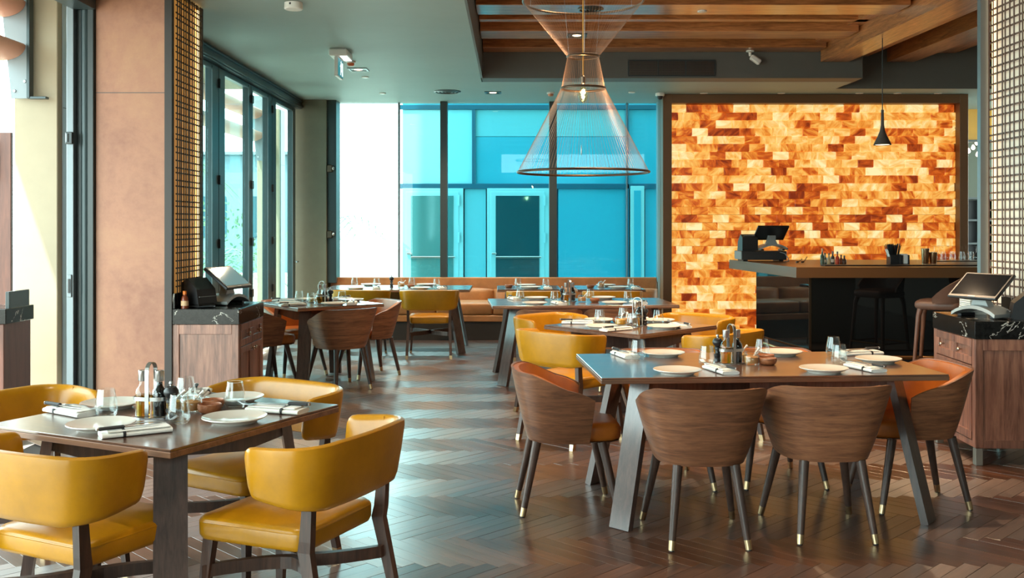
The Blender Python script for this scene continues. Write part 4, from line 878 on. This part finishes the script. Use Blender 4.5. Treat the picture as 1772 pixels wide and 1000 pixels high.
# ---------------------------------------------------------------- lamps and ceiling fittings
def wire_lamp():
    X, Y = (1009 - CX) * 6.2 / F, 6.2; t = thing('wire_pendant', 'large hourglass pendant of copper wires with a bare bulb', 'lamp', (X, Y, 0)); zz = lambda py: H + (CY - py) * Y / F
    k = Y / F; rings = [(104 * k, zz(2)), (27 * k, zz(98)), (38 * k, zz(153)), (113.5 * k, zz(298))]
    for r, z in rings: part('ring', MB().tube([(r * math.cos(R(a)), r * math.sin(R(a)), z) for a in range(0, 360, 6)], .0075, 8, True), m_dsteel, t, True)
    for (r0, z0), (r1, z1), n, nm in ((rings[0], rings[1], 100, 'upper_wires'), (rings[1], rings[2], 60, 'waist_wires'), (rings[2], rings[3], 110, 'skirt_wires')):
        m = MB()
        for i in range(n):
            a = 2 * math.pi * i / n; m.tube([(r0 * math.cos(a), r0 * math.sin(a), z0), (r1 * math.cos(a), r1 * math.sin(a), z1)], .0006, 3, cap=False)
        part(nm, m, m_wire, t, kind='stuff')
    r, z = rings[0]
    for a in (30, 150, 270): part('hanger_wire', MB().tube([(r * math.cos(R(a)), r * math.sin(R(a)), z), (r * .95 * math.cos(R(a)), r * .95 * math.sin(R(a)), 3.76)], .0012, 5), m_steel, t); part('inner_wire', MB().tube([(r * .55 * math.cos(R(a)), r * .55 * math.sin(R(a)), 3.76), (rings[1][0] * math.cos(R(a)), rings[1][0] * math.sin(R(a)), rings[1][1])], .001, 5), m_steel, t)
    part('cord', MB().tube([(0, 0, 3.76), (0, 0, zz(140))], .0042, 8), plain('amber_cord', srgb(196, 140, 50), .5), t); part('socket', MB().lathe([(.006, 0), (.014, .01), (.016, .05), (.008, .06)], 14, (0, 0, zz(147))), m_dsteel, t, True)
    b = part('bulb', MB().lathe([(.012, .0), (.016, -.02), (.029, -.055), (.030, -.075), (.02, -.1), (.001, -.112)], 20, (0, 0, zz(147)), cap=False), thin_glass('bulb_glass', (1, .9, .7, 1), 1.4, 0, 1), t, True); part('filament', MB().tube([(.010 * math.cos(i * 1.3), .010 * math.sin(i * 1.3), zz(147) - .03 - .0045 * i) for i in range(12)], .0022, 5), emit('filament', (1, .66, .25, 1), 45), b)
    part('tie_ring', MB().tube([(-.02 + .0, -.12 + .02 * math.cos(R(a)), zz(262) + .03 * math.sin(R(a))) for a in range(0, 360, 20)], .0018, 5, True), m_steel, t)
    lamp('bulb_light', 'POINT', (X, Y, zz(160)), 6, (1, .7, .4), shadow_soft_size=.02)
wire_lamp()
Y = 10.0; X = (1527 - CX) * Y / F; t = thing('bar_pendant', 'small dark grey funnel pendant above the bar', 'lamp', (X, Y, 0)); z0 = H + (CY - 251) * Y / F; z1 = H + (CY - 190) * Y / F
part('shade', MB().lathe([(.084, 0), (.087, .002), (.075, .03), (.048, .085), (.026, .14), (.016, .20), (.013, z1 - z0), (.001, z1 - z0)], 28, (0, 0, z0), cap=False), mottled('dark_concrete', srgb(78, 70, 64), .6, .08, 20, .1), t, True, 50); part('cord', MB().tube([(0, 0, z1), (0, 0, 3.6)], .005, 8), m_black, t); part('diffuser', MB().lathe([(.078, .006), (.001, .008)], 24, (0, 0, z0), cap=False), emit('lamp_diffuser', (1, .8, .55, 1), 3), t)
lamp('pendant_light', 'SPOT', (X, Y, z0 + .02), 25, (1, .75, .5), spot_size=R(110), spot_blend=.5, shadow_soft_size=.04)
def cpos(p, y, z): d = (z - H) * F / (CY - y); return ((p - CX) * d / F, d, z)
t = thing('exit_sign', 'hanging emergency exit sign with a figure pictogram', 'sign', cpos(585, 84, ZC)); t.location.y += .15
part('housing', MB().box((0, 0, -.035), (.18, .34, .07), .012), m_white, t); part('lit_face', MB().box((.05, 0, -.0715), (.07, .3, .003)), emit('exit_light', (.95, 1, .97, 1), 1.0), t)
b = part('blade', MB().box((-.02, 0, -.165), (.035, .30, .19), .004), m_white, t); M = Matrix.Translation((.0, 0, -.165)) @ Matrix.Rotation(R(90), 4, 'Z') @ Matrix.Rotation(R(90), 4, 'X')
gp = part('green_face', MB().box((-.0015, 0, -.165), (.003, .28, .17)), emit('exit_green', srgb(28, 110, 116), .8), b); m = MB()
for poly in ([(-.02, -.07), (-.005, -.07), (.012, -.02), (.0, .0)], [(0, 0), (.012, -.02), (.04, -.035), (.046, -.028)], [(-.012, -.01), (.016, -.016), (.022, .036), (-.002, .04)], [(.018, .03), (.05, .012), (.052, .02), (.02, .042)], [(-.004, .036), (-.034, .016), (-.03, .008), (.002, .024)], [(.07, -.07), (.11, -.07), (.11, .06), (.07, .06)]): m.prism(poly, 0, .002, M)
m.prism([(.016 + .013 * math.cos(R(a)), .056 + .013 * math.sin(R(a))) for a in range(0, 360, 30)], 0, .002, M); part('pictogram', m, emit('exit_white', (.9, 1, .97, 1), 1.1), gp) if False else part('pictogram', m, emit('exit_white', (.9, 1, .97, 1), 1.1), b)
def disc(name, label, cat, p, y, z, prof, mt, grp=None): return solo(name, MB().lathe([(r, -h) for r, h in prof], 24), mt, label, cat, cpos(p, y, z), 0, grp)
t = thing('smoke_detector', 'white round detector on the ceiling near the top edge', 'detector', cpos(508, 4, ZC)); part('body', MB().lathe([(.055, 0), (.068, -.004), (.07, -.05), (.064, -.056), (.001, -.058)], 28), m_white, t, True); part('indicator', MB().box((-.012, -.069, -.022), (.012, .006, .016), .002), m_black, t)
def detector(label, p, y, mt):
    t = thing('smoke_detector', label, 'detector', cpos(p, y, ZC), 0, 'small smoke detectors'); part('base', MB().lathe([(.05, 0), (.05, -.018), (.04, -.02)], 22), m_white, t, True); part('cage', MB().lathe([(.038, -.019), (.036, -.04), (.026, -.05), (.001, -.053)], 20), mt, t, True)
detector('small smoke detector with orange cage beside the exit sign', 607, 106, plain('orange_plastic', srgb(196, 96, 56), .4)); detector('small smoke detector with orange cage behind the wire pendant', 953, 160, plain('orange_plastic', srgb(196, 120, 84), .4))
m_spotl = emit('downlight_lens', (1, .72, .42, 1), 5)
def sqlight(label, p, y, z):
    t = thing('square_downlight', label, 'downlight', cpos(p, y, z), 0, 'square downlights'); t.scale = (1.25, 1.25, 1)
    for c_, d_ in (((0, -.075, -.004), (.17, .02, .008)), ((0, .075, -.004), (.17, .02, .008)), ((-.075, 0, -.004), (.02, .13, .008)), ((.075, 0, -.004), (.02, .13, .008))): part('trim_bar', MB().box(c_, d_, .002), m_frame, t)
    part('well', MB().box((0, 0, -.001), (.13, .13, .002)), m_black, t); part('lens', MB().lathe([(.036, -.003), (.032, -.006), (.001, -.007)], 20), m_spotl, t)
sqlight('square downlight on the painted ceiling near the exit sign', 620, 120, ZC); sqlight('square downlight on the painted ceiling by the back window', 853, 160, ZC); sqlight('square downlight in the timber rafters inside the wire pendant', 998, 61, 3.5)
for k, (p, y) in enumerate(((632, 133), (662, 161), (1093, 159.5))): disc('sprinkler_plate', 'white sprinkler cover disc on the painted ceiling, ' + ('nearest the exit sign', 'above the white window pane', 'near the dome camera')[k], 'sprinkler', p, y, ZC, [(.001, .012), (.035, .012), (.043, .008), (.043, 0)], m_white, 'sprinkler covers')
disc('sprinkler_plate', 'white sprinkler cover disc on a timber rafter', 'sprinkler', 1215, 19, 3.5, [(.001, .012), (.035, .012), (.043, .008), (.043, 0)], m_white, 'sprinkler covers')
def rvent(label, p, y, z, r):
    t = thing('round_vent', label, 'vent', cpos(p, y, z), 0, 'round air vents')
    for i in range(4):
        q = r * (1 - .25 * i); part('ring', MB().lathe([(q, 0), (q, -.006), (q - r * .13, -.016), (q - r * .16, -.012), (q - r * .15, 0)], 32), m_frame_d, t, True)
rvent('dark round air vent on the painted ceiling by the back window', 774, 158, ZC, .175); rvent('dark round air vent on a timber rafter behind the wire pendant', 1022, 15, 3.5, .12)
for k, p in enumerate((1218, 1352, 1487, 1553, 1623)):
    x = (p - CX) * 12.8 / F; t = thing('wall_washer', ('first', 'second', 'third', 'fourth', 'fifth')[k] + ' small round downlight along the top of the salt wall', 'downlight', (x, 12.8, ZC), 0, 'downlights above the salt wall'); part('rim', MB().lathe([(.035, 0), (.05, -.002), (.05, -.006), (.036, -.008)], 22), m_white, t, True); part('lens', MB().lathe([(.034, -.002), (.001, -.004)], 18, cap=False), m_spotl, t)
t = thing('dome_camera', 'white dome camera at the ceiling corner by the salt wall', 'camera', ((1142 - CX) * 12.8 / F, 12.8, ZC)); part('base', MB().lathe([(.058, 0), (.06, -.03), (.05, -.04)], 22), m_white, t, True); part('dome', MB().lathe([(.042, -.038), (.04, -.06), (.026, -.078), (.001, -.085)], 20), m_black, t, True)
p = cpos(1298, 88, 3.5); t = thing('bullet_camera', 'white bullet camera hanging under the last timber rafter', 'camera', p); part('mount', MB().lathe([(.045, 0), (.045, -.012), (.016, -.02), (.014, -.06)], 18), m_white, t, True); M = Matrix.Translation((.03, -.03, -.09)) @ Matrix.Rotation(R(35), 4, 'Y'); part('body', MB().box((.03, 0, 0), (.13, .065, .065), .014, M), m_white, t); part('lens', MB().box((.098, 0, 0), (.008, .045, .045), .004, M), m_black, t)
t = thing('air_grille', 'dark rectangular air grille on the ceiling recess edge', 'vent', (1.845, 11.494, 3.315)); part('backing', MB().box((0, .0, 0), (.98, .008, .17)), m_black, t)
for c_, d_ in (((0, -.008, .09), (1.01, .014, .014)), ((0, -.008, -.09), (1.01, .014, .014)), ((-.5, -.008, 0), (.014, .014, .17)), ((.5, -.008, 0), (.014, .014, .17)), ((-.16, -.01, 0), (.012, .012, .17)), ((.16, -.01, 0), (.012, .012, .17))): part('frame_bar', MB().box(c_, d_, .002), m_frame_d, t)
for k in range(9): part('slat', MB().box((0, -.006, -.07 + k * .0175), (.98, .008, .006)), m_dsteel, t)
m = MB()
for k in range(60): m.box((-.48 + k * .0163, -.005, 0), (.003, .006, .165))
part('upright_bars', m, m_dsteel, t, kind='stuff')
# passage beyond: bulb chandelier, dark shelf with glasses
t = thing('bulb_chandelier', 'small chandelier of bare bulbs in the passage beyond the salt wall', 'lamp', (7.0, 15.4, 0)); me = MB().lathe([(.001, -.03), (.022, -.02), (.03, 0), (.02, .03), (.008, .05)], 14).mesh('bulb', emit('small_bulb', (1, .82, .6, 1), 6), True)
part('stem', MB().tube([(0, 0, 2.98), (0, 0, 3.2)], .008, 8), m_dsteel, t)
for k, (p, y) in enumerate(((1676, 262), (1683, 241), (1690, 248), (1684, 256), (1692, 268), (1695, 235), (1672, 270))):
    dy = -.1 + .05 * (k % 4); d = 15.4 + dy; x = (p - CX) * d / F - 7.0; z = H + (CY - y) * d / F; link('bulb', me, t, (x, dy, z)); part('arm', MB().tube([(x, dy, z + .05), (x, dy, z + .1), (0, 0, 3.0)], .004, 6), m_dsteel, t)
t = thing('glass_shelf_unit', 'dark shelf unit beyond the bar at the passage', 'shelf', (6.85, 15.6, 0)); part('back', MB().box((0, .2, .95), (1.2, .03, 1.9)), m_black, t)
for z in (.5, .9, 1.22, 1.58, 1.92): part('shelf', MB().box((0, 0, z), (1.2, .4, .03)), m_frame_d, t)
for x in (-.6, .6): part('side', MB().box((x, 0, .96), (.03, .4, 1.92)), m_frame_d, t)
